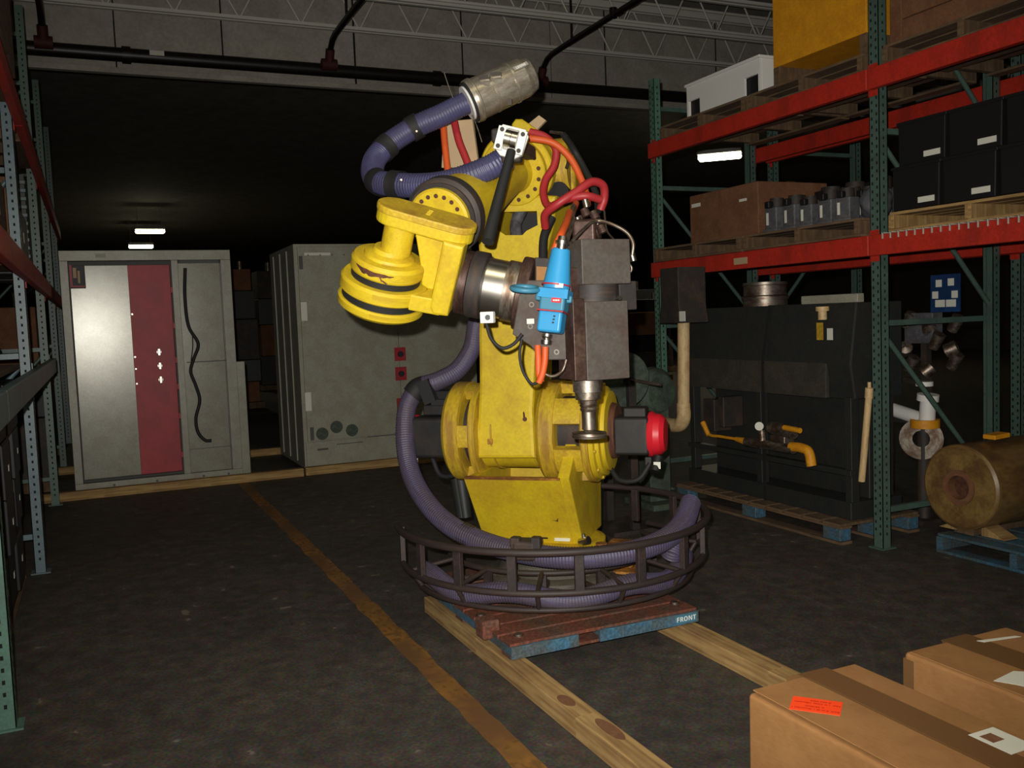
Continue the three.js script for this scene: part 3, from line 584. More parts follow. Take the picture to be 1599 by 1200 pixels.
{
  const c = onX(965, 592, 3.5);
  const t = thing('cable_reel', 'small dull green reel standing behind the robot tool', 'reel', [c.x, 0, c.z]);
  part('drum_core', cyl(V(0, c.y, -.1), V(0, c.y, .1), .1, .1, 20), M.greenOld, t);
  for (const z of [-.1, .1]) part('reel_flange', cyl(V(0, c.y, z - .012), V(0, c.y, z + .012), .2, .2, 28), M.greenOld, t);
  part('stand', [bl(-.03, .03, 0, c.y, -.2, -.16), bl(-.03, .03, 0, c.y, .16, .2), bl(-.2, .2, 0, .03, -.22, .22), tri(cyl(V(0, c.y, -.2), V(0, c.y, .2), .02, .02, 10))], M.motor, t);
  part('axle_rod', cyl(V(0, c.y, .2), V(.1, c.y - .03, .42), .012, .012, 8), M.steelDull, t);
}
solo('plastic_pole', [cyl(onX(1346, 752, 4.52), onX(1357, 622, 4.52), .022, .022, 14), cyl(onX(1357, 622, 4.52), onX(1358, 606, 4.52), .026, .026, 14), cyl(onX(1358, 606, 4.52), onX(1358, 597, 4.52), .012, .012, 10)], M.pvc, 'thin cream plastic pole leaning at the machine corner beside the tall green upright', 'pole');
pallet(4.82, 6.0, -4.18, -3.1, 0, 'faded blue pallet under the amber roll', M.palletBlue);
{
  const P0 = onX(1500, 758, 4.93), c = V(4.86, .128 + .035 + .27, P0.z + .05);
  const t = thing('material_roll', 'large amber wrapped roll lying on the faded blue pallet', 'roll', [c.x, c.y, c.z]);
  part('roll_body', lathe([[.1, 0], [.25, 0], [.268, .012], [.27, .03], [.268, .5], [.27, .93], [.25, .95], [.1, .95], [.1, 0]], V(0, 0, 0), V(1, 0, -.04), 48), M.roller, t);
  part('core_tube', lathe([[.075, -.01], [.11, -.01], [.11, .96], [.075, .96], [.075, -.01]], V(0, 0, 0), V(1, 0, -.04), 32), M.cardDark, t, 'brown core tube');
  part('core_plug', cyl(V(.05, 0, 0), V(.06, 0, 0), .075, .075, 20), M.rust, t);
  for (const s of [-1, 1]) part('wedge', ext([[-.08, 0], [.08, 0], [s > 0 ? .08 : -.08, .07]], .12, .003).rotateY(Math.PI / 2).rotateY(0).translate(.1, -.304, s * .16), M.wood, t);
  part('support_rail', [bl(.05, .92, -.304, -.265, -.06, .06, .003)], M.woodOld, t);
  part('yellow_tag', bx(.14, .03, .09, .3, .29, .04, .006).rotateZ(.05), M.mustard, t);
}
{
  const t = thing('storage_tank', 'tall dark blue tank standing behind the amber roll', 'tank', [6.47, 0, -3.86]);
  part('tank_body', lathe([[0, .05], [.38, .05], [.4, .08], [.4, 1.62], [.37, 1.72], [.26, 1.8], [0, 1.82]], V(0, 0, 0), V(0, 1, 0), 36), M.blueTank, t);
  for (const y of [.5, 1.1]) part('hoop', lathe([[.398, y], [.415, y + .01], [.415, y + .04], [.398, y + .05]], V(0, 0, 0), V(0, 1, 0), 36), M.blueTank, t);
  part('tank_feet', [bl(-.3, -.2, 0, .08, -.3, .3), bl(.2, .3, 0, .08, -.3, .3)], M.blueTank, t);
}
{ // valve manifold with white plastic pipe fittings between upright and tank
  const X = 5.42, P = (x, y) => onX(x, y, X);
  const t = thing('pipe_manifold', 'cluster of white plastic pipe fittings and a round flange behind the tall green upright', 'pipe manifold', [0, 0, 0]);
  const a = P(1395, 640), b = P(1435, 645), d = P(1450, 622), g = P(1440, 655);
  part('white_pipe', [cyl(a, g, .05, .05, 16), cyl(P(1448, 660), d, .055, .055, 16), cyl(P(1449, 626), P(1450, 616), .075, .075, 18), cyl(P(1444, 603), P(1444, 596), .06, .06, 16)], M.white, t);
  part('round_flange', lathe([[.06, 0], [.15, 0], [.15, .03], [.06, .03], [.06, 0]], P(1440, 685), V(-.8, 0, .5), 30), M.steelDull, t);
  part('yellow_ring', lathe([[.07, 0], [.1, 0], [.1, .06], [.07, .06], [.07, 0]], P(1445, 668), V(0, 1, 0), 20), M.mustard, t);
  part('stand_column', [cyl(V(a.x + .02, 0, g.z), V(a.x + .02, g.y, g.z), .05, .05, 12), bl(X - .1, X + .2, 0, .03, g.z - .2, g.z + .1)], M.motor, t);
  Array.from({ length: 9 }, (_, i) => { const q = P(1420 + (i % 3) * 34 + rr(-6, 6), 515 + Math.floor(i / 3) * 30 + rr(-6, 6)); return i % 2 ? lathe([[0, -.05], [.05, -.04], [.05, .04], [0, .05]], q, V(rr(-1, 1), .5, rr(-1, 1)), 14) : cyl(q, q.clone().add(V(0, .1, .06)), .035, .045, 10); }).forEach(g => part('valve_body', g, M.steelDull, t));
  part('frame_post', [bl(X + .05, X + .1, 0, 1.35, g.z - .05, g.z), bl(X + .05, X + .1, 0, 1.35, g.z - .55, g.z - .5), bl(X + .05, X + .1, 1.0, 1.04, g.z - .5, g.z - .05), bl(X + .05, X + .1, .7, .74, g.z - .5, g.z - .05)], M.motor, t);
  part('panel_box', bl(X - .02, X + .08, 1.3, 1.52, P(1415, 460).z, P(1460, 460).z, .006), M.grayGoods, t);
  const bp = P(1480, 458); part('blue_poster', bx(.01, .26, .24, X - .02, bp.y, bp.z), M.blueTank, t); 
  [[-.05, .07, .05], [.05, .075, .05], [-.08, -.01, .05], [.08, -.01, .05], [-.04, -.07, .08], [.05, -.07, .08]].forEach(([dz, dy, w]) => part('poster_print', bx(.002, .05, w, X - .026, bp.y + dy, bp.z + dz), M.label, t, 'pale printed shape'));
}
// ---------- goods in the left rack ----------
{
  const mk = (label) => { const t = thing('storage_bin', label, 'bin', [0, 0, 0], 0, 'black bins in the left rack');
    part('bin_body', ext([[-.2, 0], [.2, 0], [.205, .29], [-.205, .29]], .5, .006).rotateY(-Math.PI / 2), M.binBlack, t); part('rim', bx(.5, .02, .408, -.25, .288, 0, .004), M.binBlack, t);
    part('bin_label', bx(.002, .035, .05, .012, .15, 0), M.label, t); return t; };
  const m0 = mk('black plastic bin with a small pale label at the foot of the left rack'); let first = true;
  for (let i = 0; i < 6; i++) for (let k = 0; k < 4; k++) { const p = [-.5 + rr(-.02, .02), .122 + k * .302, -4.52 - i * .424]; const o = first ? m0 : dup(m0, p, 0); o.userData.label = `black bin with small label, ${ORD[i]} stack from the teal upright, ${LEV[k]}`; o.position.set(...p); first = false; }
  pallet(-1.42, -.5, -6.8, -4.35, 0, 'pale pallet just showing at the foot of the left rack bins', M.woodOld);
}
solo('wooden_crate_shelf', bl(-1.4, -.45, 1.39, 1.42, -6.85, -4.33, .003), M.woodOld, 'plywood sheet on the lower beams of the left rack', 'shelf board');
solo('parts_bag', (() => { const g = new THREE.SphereGeometry(.2, 18, 12); g.scale(.8, .5, 1.1); return tri(g.translate(-.68, 1.52, -6.4)); })(), M.mustard, 'bright yellow bag on the lower shelf of the left rack', 'bag');
for (const [z, w, h, m, l] of [[-4.7, .5, .42, 'cardDark', 'dark brown carton on the lower left shelf near the teal upright'], [-5.4, .55, .3, 'grayGoods', 'grey parts box on the lower left shelf in the middle']]) solo('storage_box', bl(-1.2, -.55, 1.42, 1.42 + h, z - w / 2, z + w / 2, .008), M[m], l, 'box');
for (const [z, w, h, m, l] of [[-4.75, .6, .55, 'cardDark', 'brown carton on the middle left shelf beside the teal upright'], [-5.5, .62, .5, 'card', 'lighter carton on the middle left shelf in the bay beside the teal upright'], [-6.3, .7, .46, 'woodOld', 'brown wooden box on the middle left shelf beside the grey blue upright'], [-7.5, .7, .6, 'cardDark', 'dark carton on the middle left shelf beyond the grey blue upright'], [-8.5, .8, .5, 'grayGoods', 'grey crate on the middle left shelf beside the red stripe cabinet']]) {
  const t = thing('storage_box', l, 'box', [-.86, 2.086, z]);
  part('box_body', bx(.82, h, w, 0, h / 2, 0, .01), M[m], t); part('tape', bx(.08, .002, w * .98, 0, h + .001, 0), M.tape, t); part('box_label', bx(.002, .08, .1, .411, h * .6, .1), M.label, t);
}
pallet(-1.44, -.4, -6.86, -5.6, 3.116, 'old pallet on the top of the left rack beside the grey blue upright');
pallet(-1.44, -.4, -9.5, -8.2, 3.116, 'old pallet on the top of the left rack above the red stripe cabinet');
for (const [z, w, h, m, l] of [[-6.2, 1.1, .8, 'woodOld', 'dark wooden crate on top of the left rack beside the grey blue upright'], [-8.8, 1.1, .35, 'cardDark', 'flat brown crate on top of the left rack behind the grey blue upright']]) {
  const t = thing('wooden_crate', l, 'crate', [h > .5 ? -.83 : -.92, 3.238, z]); part('crate_core', bx(.94, h, w - .03, 0, h / 2, 0), M[m], t);
  const n = Math.round(h / .14), g = bx(.02, h / n - .01, w, .48, 0, 0, .003); for (let i = 0; i < n; i++) part('side_plank', g, M[m], t).position.y = h / n * (i + .5);
}
{ // louvred grey rack unit beyond the grey blue upright
  const t = thing('louvred_unit', 'grey slatted metal unit on the middle left shelf behind the grey blue upright', 'slatted unit', [-.8, 2.086, -9.2]);
  part('back_sheet', bx(.7, .9, .5, 0, .45, -.05), M.cabinetDark, t); const g = bx(.72, .03, .03, 0, 0, .22, .004); for (let i = 0; i < 12; i++) part('slat', g, M.rackBlue, t).position.y = .06 + i * .07;
}
// ---------- dim stock far behind ----------
{
  const far = [[-.9, -10.9, .9, 1.9], [-.9, -14, .9, 1.6], [2.4, -19, 1.2, 2.75], [3.7, -17, 1.1, 2.55], [5.1, -18.5, 1.3, 2.3], [6.6, -17, 1.2, 2.6], [8.2, -19, 1.3, 2.5], [9.8, -17.6, 1.2, 2.2], [11.5, -18.4, 1.4, 1.9], [4.4, -24, 1.4, 3.0], [7.2, -24, 1.4, 2.9], [10.2, -23, 1.4, 2.8], [13.4, -21, 1.5, 2.2]];
  const where = ['behind the louvred unit', 'deep in the left aisle', 'far behind the gap between the cabinets', 'far behind the closed cabinet', 'far behind the closed cabinet, next to the robot', 'far behind the robot arm', 'far behind the blue connector', 'far behind the cream pipe', 'far behind the dark machine', 'in the farthest row behind the cabinets', 'in the farthest row behind the robot', 'in the farthest row behind the rack', 'in the farthest row behind the brown carton'];
  far.forEach(([x, z, w, h], i) => {
    const t = thing('stacked_stock', 'dim pallet stack of dark goods ' + where[i], 'stock', [x, 0, z]);
    part('pallet_base', [bx(w, .03, 1, 0, .12, 0), bx(w, .09, .1, 0, .06, .45), bx(w, .09, .1, 0, .06, -.45)], M.woodOld, t);
    let y = .135, k = 0; while (y < h - .05) { const hh = Math.min(h - y, rr(.35, .8)); part('packed_box', bx(w * rr(.8, .98), hh - .01, rr(.8, .95), rr(-.03, .03), y + hh / 2, 0, .01), [M.motor, M.binBlack, M.cardDark, M.mach][(i + k++) % 4], t); y += hh; }
    part('wrapped_pipe', [cyl(V(-.2 * w, h - .01, .2), V(-.2 * w, h + .22, .2), .05, .05, 10), cyl(V(.25 * w, h - .01, .3), V(.25 * w, h + .15, .3), .04, .04, 10)], M.steelDull, t);
  });
}
// ---------- the robot ----------
const TH = 42 * Math.PI / 180, RC = V(2.2, 0, -4.42);
const LX = V(Math.cos(TH), 0, Math.sin(TH)), LZ2 = V(-Math.sin(TH), 0, Math.cos(TH));
const loc = w => V(w.dot(LX), w.y, w.dot(LZ2));
const L = (x, y, z = 0) => { const d = ray(x, y), o = EYE.clone().sub(RC), t = (z - o.dot(LZ2)) / d.dot(LZ2); return loc(o.addScaledVector(d, t)); };
const LA = a => a.map(p => L(...p));
const cd = (a, b, c) => loc(rt.clone().multiplyScalar(a).addScaledVector(up, b).addScaledVector(fwd, -c)).normalize();   // right, up, towards the viewer
const R = thing('industrial_robot', 'large yellow industrial robot arm with purple hoses standing on a pallet', 'robot', RC.toArray(), -TH);
const AX = V(1, 0, 0), J2Y = .985;
const pxShape = (a, z) => a.map(([x, y]) => { const p = L(x, y, z); return [p.x, p.y]; });

// base and turret
part('base_foot', [lathe([[0, .159], [.36, .159], [.36, .235], [.3, .25], [.27, .3], [.27, .35], [0, .35]], V(0, 0, 0), V(0, 1, 0), 48)], M.castGray, R);
part('base_bracket', [bl(.2, .46, .19, .24, -.35, .05, .006), tri(cyl(V(.3, .24, .12), V(.3, .41, .12), .03, .03, 14)), bl(.28, .44, .24, .36, -.2, .0, .02)], M.yellowRust, R);
part('turret', [ext([[.37, .785], [.09, .39], [.06, .39], [.335, .785]], .5, .005), ext([[-.31, .785], [-.27, .38], [-.3, .38], [-.34, .785]], .5, .005), ext([[.36, .785], [.09, .39], [-.3, .38], [-.34, .785]], .03, .004), ext([[.1, .42], [.08, .39], [-.3, .38], [-.29, .41]], .5, .003)].map(g => g.rotateY(-Math.PI / 2).translate(.148, 0, 0)).map((g, i) => i === 2 ? g.translate(-.47, 0, 0) : g), M.yellow, R);
part('turret_rim', ext([[.374, .792], [.368, .779], [.332, .779], [.332, .792]], .502, .002).rotateY(-Math.PI / 2).translate(.15, 0, 0), M.yellowRust, R);
part('turret_cheek', ext([[.36, .79], [.1, .395], [-.36, .385], [-.4, .8], [-.24, .95], [.16, .95]], .045, .008).rotateY(-Math.PI / 2).translate(.19, 0, 0), M.yellow, R);
part('turret_flange', lathe([[0, .35], [.31, .35], [.31, .385], [.28, .392], [0, .392]], V(-.03, 0, -.05), V(0, 1, 0), 40), M.yellow, R);
part('turret_label', [bx(.085, .028, .003).applyQuaternion(toDir(V(0, .8, -.55))).translate(.09, .423, .117)].map(g => g.scale(1, 1, 1)), M.label, R, 'small white sticker');
part('turret_print', bx(.06, .012, .003).applyQuaternion(toDir(V(0, .8, -.55))).translate(-.02, .425, .117), M.binBlack, R);
part('drain_valve', [cyl(V(.19, .41, .13), V(.24, .43, .15), .022, .022, 12), cyl(V(.21, .4, .14), V(.21, .46, .14), .01, .01, 8)], M.steel, R);
// lifting eye mark and weld seam
part('paint_chip', ext([[0, 0], [.03, -.012], [.035, .02], [.022, -.002]], .001, 0).applyQuaternion(new THREE.Quaternion().setFromAxisAngle(AX, .63)).translate(.06, .54, .197), M.rust, R);

// J2 drums: left and right housings, with windows between ribs
function drum(x0, x1, r, windows, name, mat, hw) {
  const g = part(name, lathe([[.12, x0], [r * .93, x0], [r, x0 + .02], [r, x0 + .095], [r - .02, x0 + .1], [.12, x0 + .1]], V(0, J2Y, 0), AX, 56), mat, R);
  part('inner_barrel', lathe([[.02, x0 + .1], [.185, x0 + .1], [.185, x1 - .02], [.02, x1 - .02]], V(0, J2Y, 0), AX, 40), M.motor, g);
  part('outer_ring', lathe([[.15, x1 - .045], [r - .018, x1 - .045], [r, x1 - .035], [r, x1], [.15, x1]], V(0, J2Y, 0), AX, 56), mat, g);
  for (let k = 0; k < windows; k++) {
    const a = Math.PI * 2 * (k + .5) / windows, w = ext(arc(0, 0, r - .006, -hw, hw, 8).concat(arc(0, 0, r - .06, hw, -hw, 8)), x1 - x0 - .13, .004).rotateY(Math.PI / 2);
    const q = part('rib', w, mat, g); q.position.set(x0 + .09, J2Y, 0); q.rotation.x = a;
  }
  return g;
}
const dl = drum(-.52, -.33, .272, 5, 'left_drum', M.yellowWorn, .22);
const dr = drum(.0, .275, .272, 6, 'right_drum', M.yellowWorn, .27);
part('gear_cover', lathe([[.02, .275], [.255, .275], [.258, .3], [.235, .305], [.235, .325], [.21, .33], [.21, .35], [.16, .355], [.02, .36]], V(0, J2Y, 0), AX, 56), M.yellow, R);
for (let k = 0; k < 12; k++) { const a = k * Math.PI / 6 + .2; part('bolt_head', cyl(V(.3, J2Y + .246 * Math.sin(a), .246 * Math.cos(a)), V(.312, J2Y + .246 * Math.sin(a), .246 * Math.cos(a)), .009, .009, 6), M.yellowWorn, R); }
part('motor_flange', lathe([[.02, .355], [.15, .355], [.14, .385], [.02, .385]], V(0, J2Y, 0), AX, 32), M.rust, R);
const mr = part('axis_motor', [bx(.19, .2, .2, .465, J2Y - .02, 0, .02), bx(.12, .06, .1, .48, J2Y + .095, 0, .01)], M.motorBlack, R, 'black servo motor on the right of the shoulder');
part('motor_cap', lathe([[.0, .55], [.118, .55], [.122, .562], [.11, .58], [.105, .61], [.085, .632], [0, .635]], V(0, J2Y - .02, 0), AX, 24), M.red, mr, 'bright red motor end cap');
part('connector_plug', [cyl(V(.6, J2Y - .13, .06), V(.585, J2Y - .2, .1), .03, .03, 12), bx(.04, .07, .05, .55, J2Y - .16, .06, .008)], M.binBlack, mr);
part('connector_tag', bx(.035, .035, .004, .6, J2Y - .165, .11), M.label, mr);
part('motor_cable', tube([V(.56, J2Y - .16, .08), V(.5, J2Y - .24, .1), V(.4, J2Y - .25, .08), V(.34, J2Y - .2, .02), V(.3, J2Y - .25, -.1)], .013, 30, 8), M.rubber, mr);
const ml = part('axis_motor', [bx(.24, .23, .22, -.645, J2Y - .03, 0, .025), bx(.16, .06, .12, -.62, J2Y + .12, 0, .01)], M.motorBlack, R, 'black servo motor on the left of the shoulder');
part('motor_cap', lathe([[0, -.785], [.118, -.785], [.12, -.77], [.118, -.762], [0, -.76]], V(0, J2Y - .03, 0), AX, 24), M.red, ml);
part('connector_tag', bx(.03, .04, .004, -.75, J2Y - .16, .08), M.label, ml);
part('motor_cable', tube([V(-.66, J2Y - .15, .05), V(-.6, J2Y - .24, .08), V(-.48, J2Y - .22, .1), V(-.45, J2Y - .18, .1)], .014, 24, 8), M.rubber, ml);
part('motor_bracket', [bx(.25, .05, .1, -.62, J2Y + .2, -.02, .006), bx(.1, .012, .004, -.6, J2Y + .2, .035)], M.binBlack, ml);
for (const s of [-.4, -.2]) part('balancer_rod', cyl(V(-.55 + s * .1, .45, -.2), V(-.6 + s * .1, .85, -.22), .035, .05, 12), M.mach, R);

// lower arm
const arm = part('lower_arm', ext(pxShape([[745, 716], [750, 600], [749, 520], [752, 440], [748, 380], [742, 330], [765, 300], [870, 306], [866, 350], [854, 400], [845, 450], [838, 560], [834, 640], [838, 716]], .18), .32, .02, [pxShape([[772, 362], [776, 326], [846, 324], [848, 356], [828, 366], [820, 374], [790, 374]], .18)]).translate(0, 0, -.14), M.yellow, R);
part('arm_hub', lathe([[.02, -.345], [.2, -.345], [.2, -.33], [.2, -.05], [.19, -.035], [.02, -.035]], V(0, J2Y, 0), AX, 48), M.yellow, arm);
part('hub_seam', lathe([[.2, -.262], [.209, -.262], [.209, -.252], [.2, -.252]], V(0, J2Y, 0), AX, 48), M.yellowWorn, arm);
part('hub_shaft', lathe([[.02, -.036], [.14, -.036], [.14, .0], [.02, .0]], V(0, J2Y, 0), AX, 36), M.steelDull, arm);
part('arm_cavity', bx(.3, .2, .02, L(810, 350, -.1).x, L(810, 350, -.1).y, -.1), M.binBlack, arm);
part('lift_strap', tube(LA([[808, 372, .14], [806, 350, .1], [816, 328, .06], [822, 318, -.05]]), .032, 20, 8).scale(1, 1, 1), M.grayGoods, arm, 'grey webbing strap');
part('grease_fitting', [cyl(L(820, 655, .2), L(820, 655, .222), .012, .012, 10), cyl(L(818, 640, .19), L(819, 652, .21), .005, .005, 6)], M.rust, arm);
part('hub_bolt', bx(.03, .03, .012, ...L(766, 690, .2).toArray(), .003), M.yellowRust, arm);

// elbow block, forearm towards the camera
const A0 = L(806, 267, .22), B0 = L(690, 342, 1.12), D0 = B0.clone().sub(A0), DL = D0.length(); D0.normalize();
part('elbow_housing', [lathe([[.02, -.26], [.14, -.26], [.16, -.22], [.16, .16], [.14, .2], [.02, .2]], L(838, 268, -.05), AX, 40), bx(.16, .2, .2, ...L(882, 285, -.1).toArray(), .03)], M.yellowWorn, R);
part('elbow_motor', cyl(L(880, 308, .0), L(872, 300, .1), .055, .055, 18), M.binBlack, R);
part('top_bracket', ext(pxShape([[800, 194], [806, 186], [816, 186], [842, 204], [832, 215], [812, 205], [800, 210]], .1), .16, .01).translate(0, 0, -.06), M.yellow, R);
part('tan_cover', ext(pxShape([[826, 193], [842, 180], [853, 188], [836, 206]], .05), .02, .002).translate(0, 0, .03), M.tan, R);
const fore = part('forearm', lathe([[.02, 0], [.165, 0], [.17, .01], [.17, .042], [.165, .047], [.105, .047], [.095, .09], [.108, .3 * DL], [.135, .62 * DL], [.15, DL - .09], [.02, DL - .09]], A0, D0, 56), M.yellow, R);
const ring0 = new THREE.Quaternion().setFromUnitVectors(V(0, 1, 0), D0);
for (let k = 0; k < 16; k++) { const a = k * Math.PI / 8, o = V(.139 * Math.cos(a), 0, .139 * Math.sin(a)).applyQuaternion(ring0); part('bolt_hole', cyl(A0.clone().addScaledVector(D0, .046).add(o), A0.clone().addScaledVector(D0, .0475).add(o), .011, .011, 12), M.rust, fore); }
part('elbow_disc', lathe([[.02, -.07], [.19, -.07], [.195, -.06], [.195, -.008], [.188, 0], [.02, 0]], A0, D0, 56), M.yellow, R);
part('wrist_collar', lathe([[.02, DL - .09], [.16, DL - .09], [.168, DL - .075], [.168, DL - .02], [.15, DL - .01], [.15, DL], [.02, DL]], A0, D0, 56), M.motor, R);
const flg = part('wrist_flange', lathe([[.02, DL], [.13, DL], [.135, DL + .01], [.135, DL + .03], [.125, DL + .036], [.02, DL + .036]], A0, D0, 48), M.yellow, R);
for (let k = 0; k < 18; k++) { const a = k * Math.PI / 9, o = V(.105 * Math.cos(a), 0, .105 * Math.sin(a)).applyQuaternion(ring0); part('bolt_hole', cyl(A0.clone().addScaledVector(D0, DL + .0355).add(o), A0.clone().addScaledVector(D0, DL + .0375).add(o), .0095, .0095, 12), M.rust, flg); }

// wrist: discs, neck, cap plate and bracket, in a frame of its own
const wy = cd(.23, .86, .45), wx = cd(.97, -.22, .06); wx.addScaledVector(wy, -wx.dot(wy)).normalize(); const wz = V().crossVectors(wx, wy);
const W = new THREE.Group(); W.name = 'wrist_unit'; R.add(W);
W.matrixAutoUpdate = true; W.quaternion.setFromRotationMatrix(new THREE.Matrix4().makeBasis(wx, wy, wz)); W.position.copy(L(602, 437, 1.3));
const O = V(0, 0, 0), YY = V(0, 1, 0);
part('bottom_disc', lathe([[0, -.125], [.16, -.125], [.178, -.11], [.18, -.085], [.172, -.078], [0, -.078]], O, YY, 56), M.yellow, W);
part('lower_gap_ring', lathe([[0, -.08], [.166, -.08], [.166, -.045], [0, -.045]], O, YY, 56), M.rubber, W);
part('middle_disc', lathe([[0, -.047], [.172, -.047], [.18, -.04], [.18, .0], [.17, .012], [0, .012]], O, YY, 56), M.yellow, W);
part('upper_gap_ring', lathe([[0, .01], [.142, .01], [.142, .042], [0, .042]], O, YY, 56), M.rubber, W);
part('upper_disc', lathe([[0, .04], [.146, .04], [.15, .048], [.15, .085], [.14, .1], [.105, .104], [.1, .115], [.075, .125], [.066, .14], [0, .14]], O, YY, 56), M.yellow, W);
part('neck', lathe([[0, .13], [.062, .13], [.062, .25], [.07, .262], [0, .262]], V(.02, 0, 0), YY, 36), M.yellow, W);
const stadium = (x0, x1, w) => arc(x1, 0, w, -Math.PI / 2, Math.PI / 2, 12).concat(arc(x0, 0, w, Math.PI / 2, Math.PI * 1.5, 12));
const cap = part('cap_plate', ext(stadium(.0, .235, .085), .018, .006).rotateX(-Math.PI / 2).translate(0, .3, 0), M.yellowWorn, W);
part('cap_lip', ext(stadium(.0, .235, .08), .035, .008).rotateX(-Math.PI / 2).translate(0, .258, 0), M.yellow, W);
for (const [x, z] of [[-.05, .035], [-.02, -.05], [.27, .045], [.285, -.03], [.03, -.065]]) part('cap_screw', lathe([[.008, 0], [.013, 0], [.013, .006], [.008, .006]], V(x, .317, z), YY, 14), M.yellow, cap);
part('casting_mark', [0, 1, 2, 3].map(i => bx(.018, .003, .006, .125, .3255, -.03 + i * .018)), M.yellow, cap);
part('side_arm', [ext([[.215, .262], [.3, .262], [.295, -.04], [.235, -.05], [.215, -.02]], .1, .012).translate(0, 0, -.01)], M.yellow, W);
part('gusset', ext([[.07, .262], [.22, .262], [.2, .0], [.15, .02], [.13, .1]], .04, .006).translate(0, 0, -.05), M.yellow, W);
part('ledge', ext(arc(0, 0, .18, -.7, .7, 12).concat([[.26, .08], [.26, -.09]]), .055, .006).rotateX(-Math.PI / 2).translate(0, -.045, 0), M.yellow, W);
part('scraped_patch', (() => { // paint scraped to bare metal around the upper disc, with a forked tail
  const pos = [], N = 26, at = (a, y) => [.1512 * Math.cos(a), y, .1512 * Math.sin(a)];
  const quad = (A, B, C, D) => pos.push(...A, ...B, ...C, ...A, ...C, ...D);
  const top = t => .083 - .004 * t + .003 * (n16(t * 9, 2) - .5), bot = t => top(t) - .003 - .019 * Math.sin(Math.PI * Math.pow(t, .8)) * (.75 + .5 * n16(t * 14, 5));
  for (let i = 0; i < N; i++) { const t0 = i / N, t1 = (i + 1) / N, a0 = 2.3 - 1.15 * t0, a1 = 2.3 - 1.15 * t1; quad(at(a0, bot(t0)), at(a0, top(t0)), at(a1, top(t1)), at(a1, bot(t1))); }
  for (const [a, b, y0, y1, w] of [[1.5, 1.42, .066, .052, .03], [1.42, 1.28, .054, .046, .05], [1.44, 1.52, .054, .047, .03]]) quad(at(a + w, y0), at(a, y0 + .003), at(b, y1), at(b + w, y1 - .004));
  const g = new THREE.BufferGeometry(); g.setAttribute('position', new THREE.Float32BufferAttribute(pos, 3)); g.computeVertexNormals(); return tri(g); })(), std({ map: M.rust.map, roughness: .8, side: THREE.DoubleSide }), W, 'bare scraped patch in the paint');

// tool: turned adapter, plate, block and spindle
const T0 = L(706, 437, 1.17), TD = cd(.965, -.2, .1);
const tool = new THREE.Group(); tool.name = 'tool_adapter'; R.add(tool);
const tl = (name, prof, mat) => part(name, lathe(prof, T0, TD, 56), mat, tool);
tl('coupling_sleeve', [[.02, -.03], [.12, -.03], [.12, .03], [.132, .035], [.132, .08], [.12, .085], [.02, .085]], M.steelBrown);
tl('dark_band', [[.02, .085], [.138, .085], [.138, .14], [.02, .14]], M.motor);
tl('steel_band', [[.02, .14], [.118, .14], [.12, .15], [.12, .23], [.02, .23]], M.steel);
tl('steel_band', [[.02, .23], [.126, .23], [.126, .285], [.02, .285]], M.steelDull);
tl('brown_flange', [[.02, .285], [.15, .285], [.152, .29], [.152, .33], [.14, .335], [.02, .335]], M.steelBrown);
part('sensor_block', bx(.055, .045, .03, ...L(762, 496, 1.36).toArray(), .004), M.white, tool, 'small white sensor block');
part('sensor_hole', cyl(L(762, 496, 1.374), L(762, 496, 1.378), .011, .011, 12), M.binBlack, tool);
part('sensor_cable', tube(LA([[760, 506, 1.36], [768, 530, 1.37], [785, 544, 1.37], [802, 538, 1.36], [816, 522, 1.34]]), .007, 30, 8), M.rubber, tool);
part('loop_cable', tube(LA([[815, 530, 1.34], [812, 555, 1.34], [818, 582, 1.34], [832, 600, 1.34], [842, 596, 1.34]]), .006, 30, 8), M.rubber, tool);
part('loop_cable', tube(LA([[845, 580, 1.36], [862, 588, 1.36], [878, 580, 1.36], [885, 562, 1.36]]), .006, 30, 8), M.steelDull, tool);
part('mount_plate', ext(pxShape([[812, 462], [826, 438], [888, 438], [888, 562], [848, 562], [830, 540], [802, 522], [806, 500]], 1.26), .03, .004).translate(0, 0, 1.24), M.toolGray, tool, 'dark grey adapter plate');
part('back_plate', ext(pxShape([[836, 402], [898, 406], [898, 440], [836, 440]], 1.2), .03, .004).translate(0, 0, 1.17), M.motor, tool);
part('brass_plate', ext(pxShape([[838, 416], [900, 420], [900, 452], [838, 446]], 1.24), .02, .002).translate(0, 0, 1.22), M.card, tool, 'wood coloured shim plate');
for (const [x, y] of [[831, 476], [829, 510], [870, 550]]) part('plate_hole', lathe([[.006, 0], [.011, 0], [.011, .004], [.006, .004]], L(x, y, 1.272), V(0, 0, 1), 14), M.steel, tool);
part('plate_tag', bx(.03, .02, .004, ...L(829, 502, 1.274).toArray()), M.label, tool);
const blockTurn = TH, bq = new THREE.Quaternion().setFromAxisAngle(V(0, 1, 0), blockTurn);
const C0 = L(928, 482, 1.18);
const block = new THREE.Group(); block.name = 'tool_block'; R.add(block); block.position.copy(C0); block.quaternion.copy(bq).multiply(new THREE.Quaternion().setFromAxisAngle(V(0, 0, 1), .0));
const U = 1 / 383;   // metres for one pixel at this distance
part('upper_block', bx(.215, 66 * U, .2, .005, 68 * U, 0, .004), M.toolGray, block);
part('block_drum', cyl(V(0, 10 * U, 0), V(0, 36 * U, 0), .095, .095, 32), M.motor, block);
part('lower_block', bx(.19, 116 * U, .2, 0, -48 * U, 0, .004), M.toolGray, block);
part('side_rail', [bx(.04, 165 * U, .12, -.115, -22 * U, -.0, .004), bx(.05, 120 * U, .03, -.12, -45 * U, .08, .003)], M.steelBrown, block);
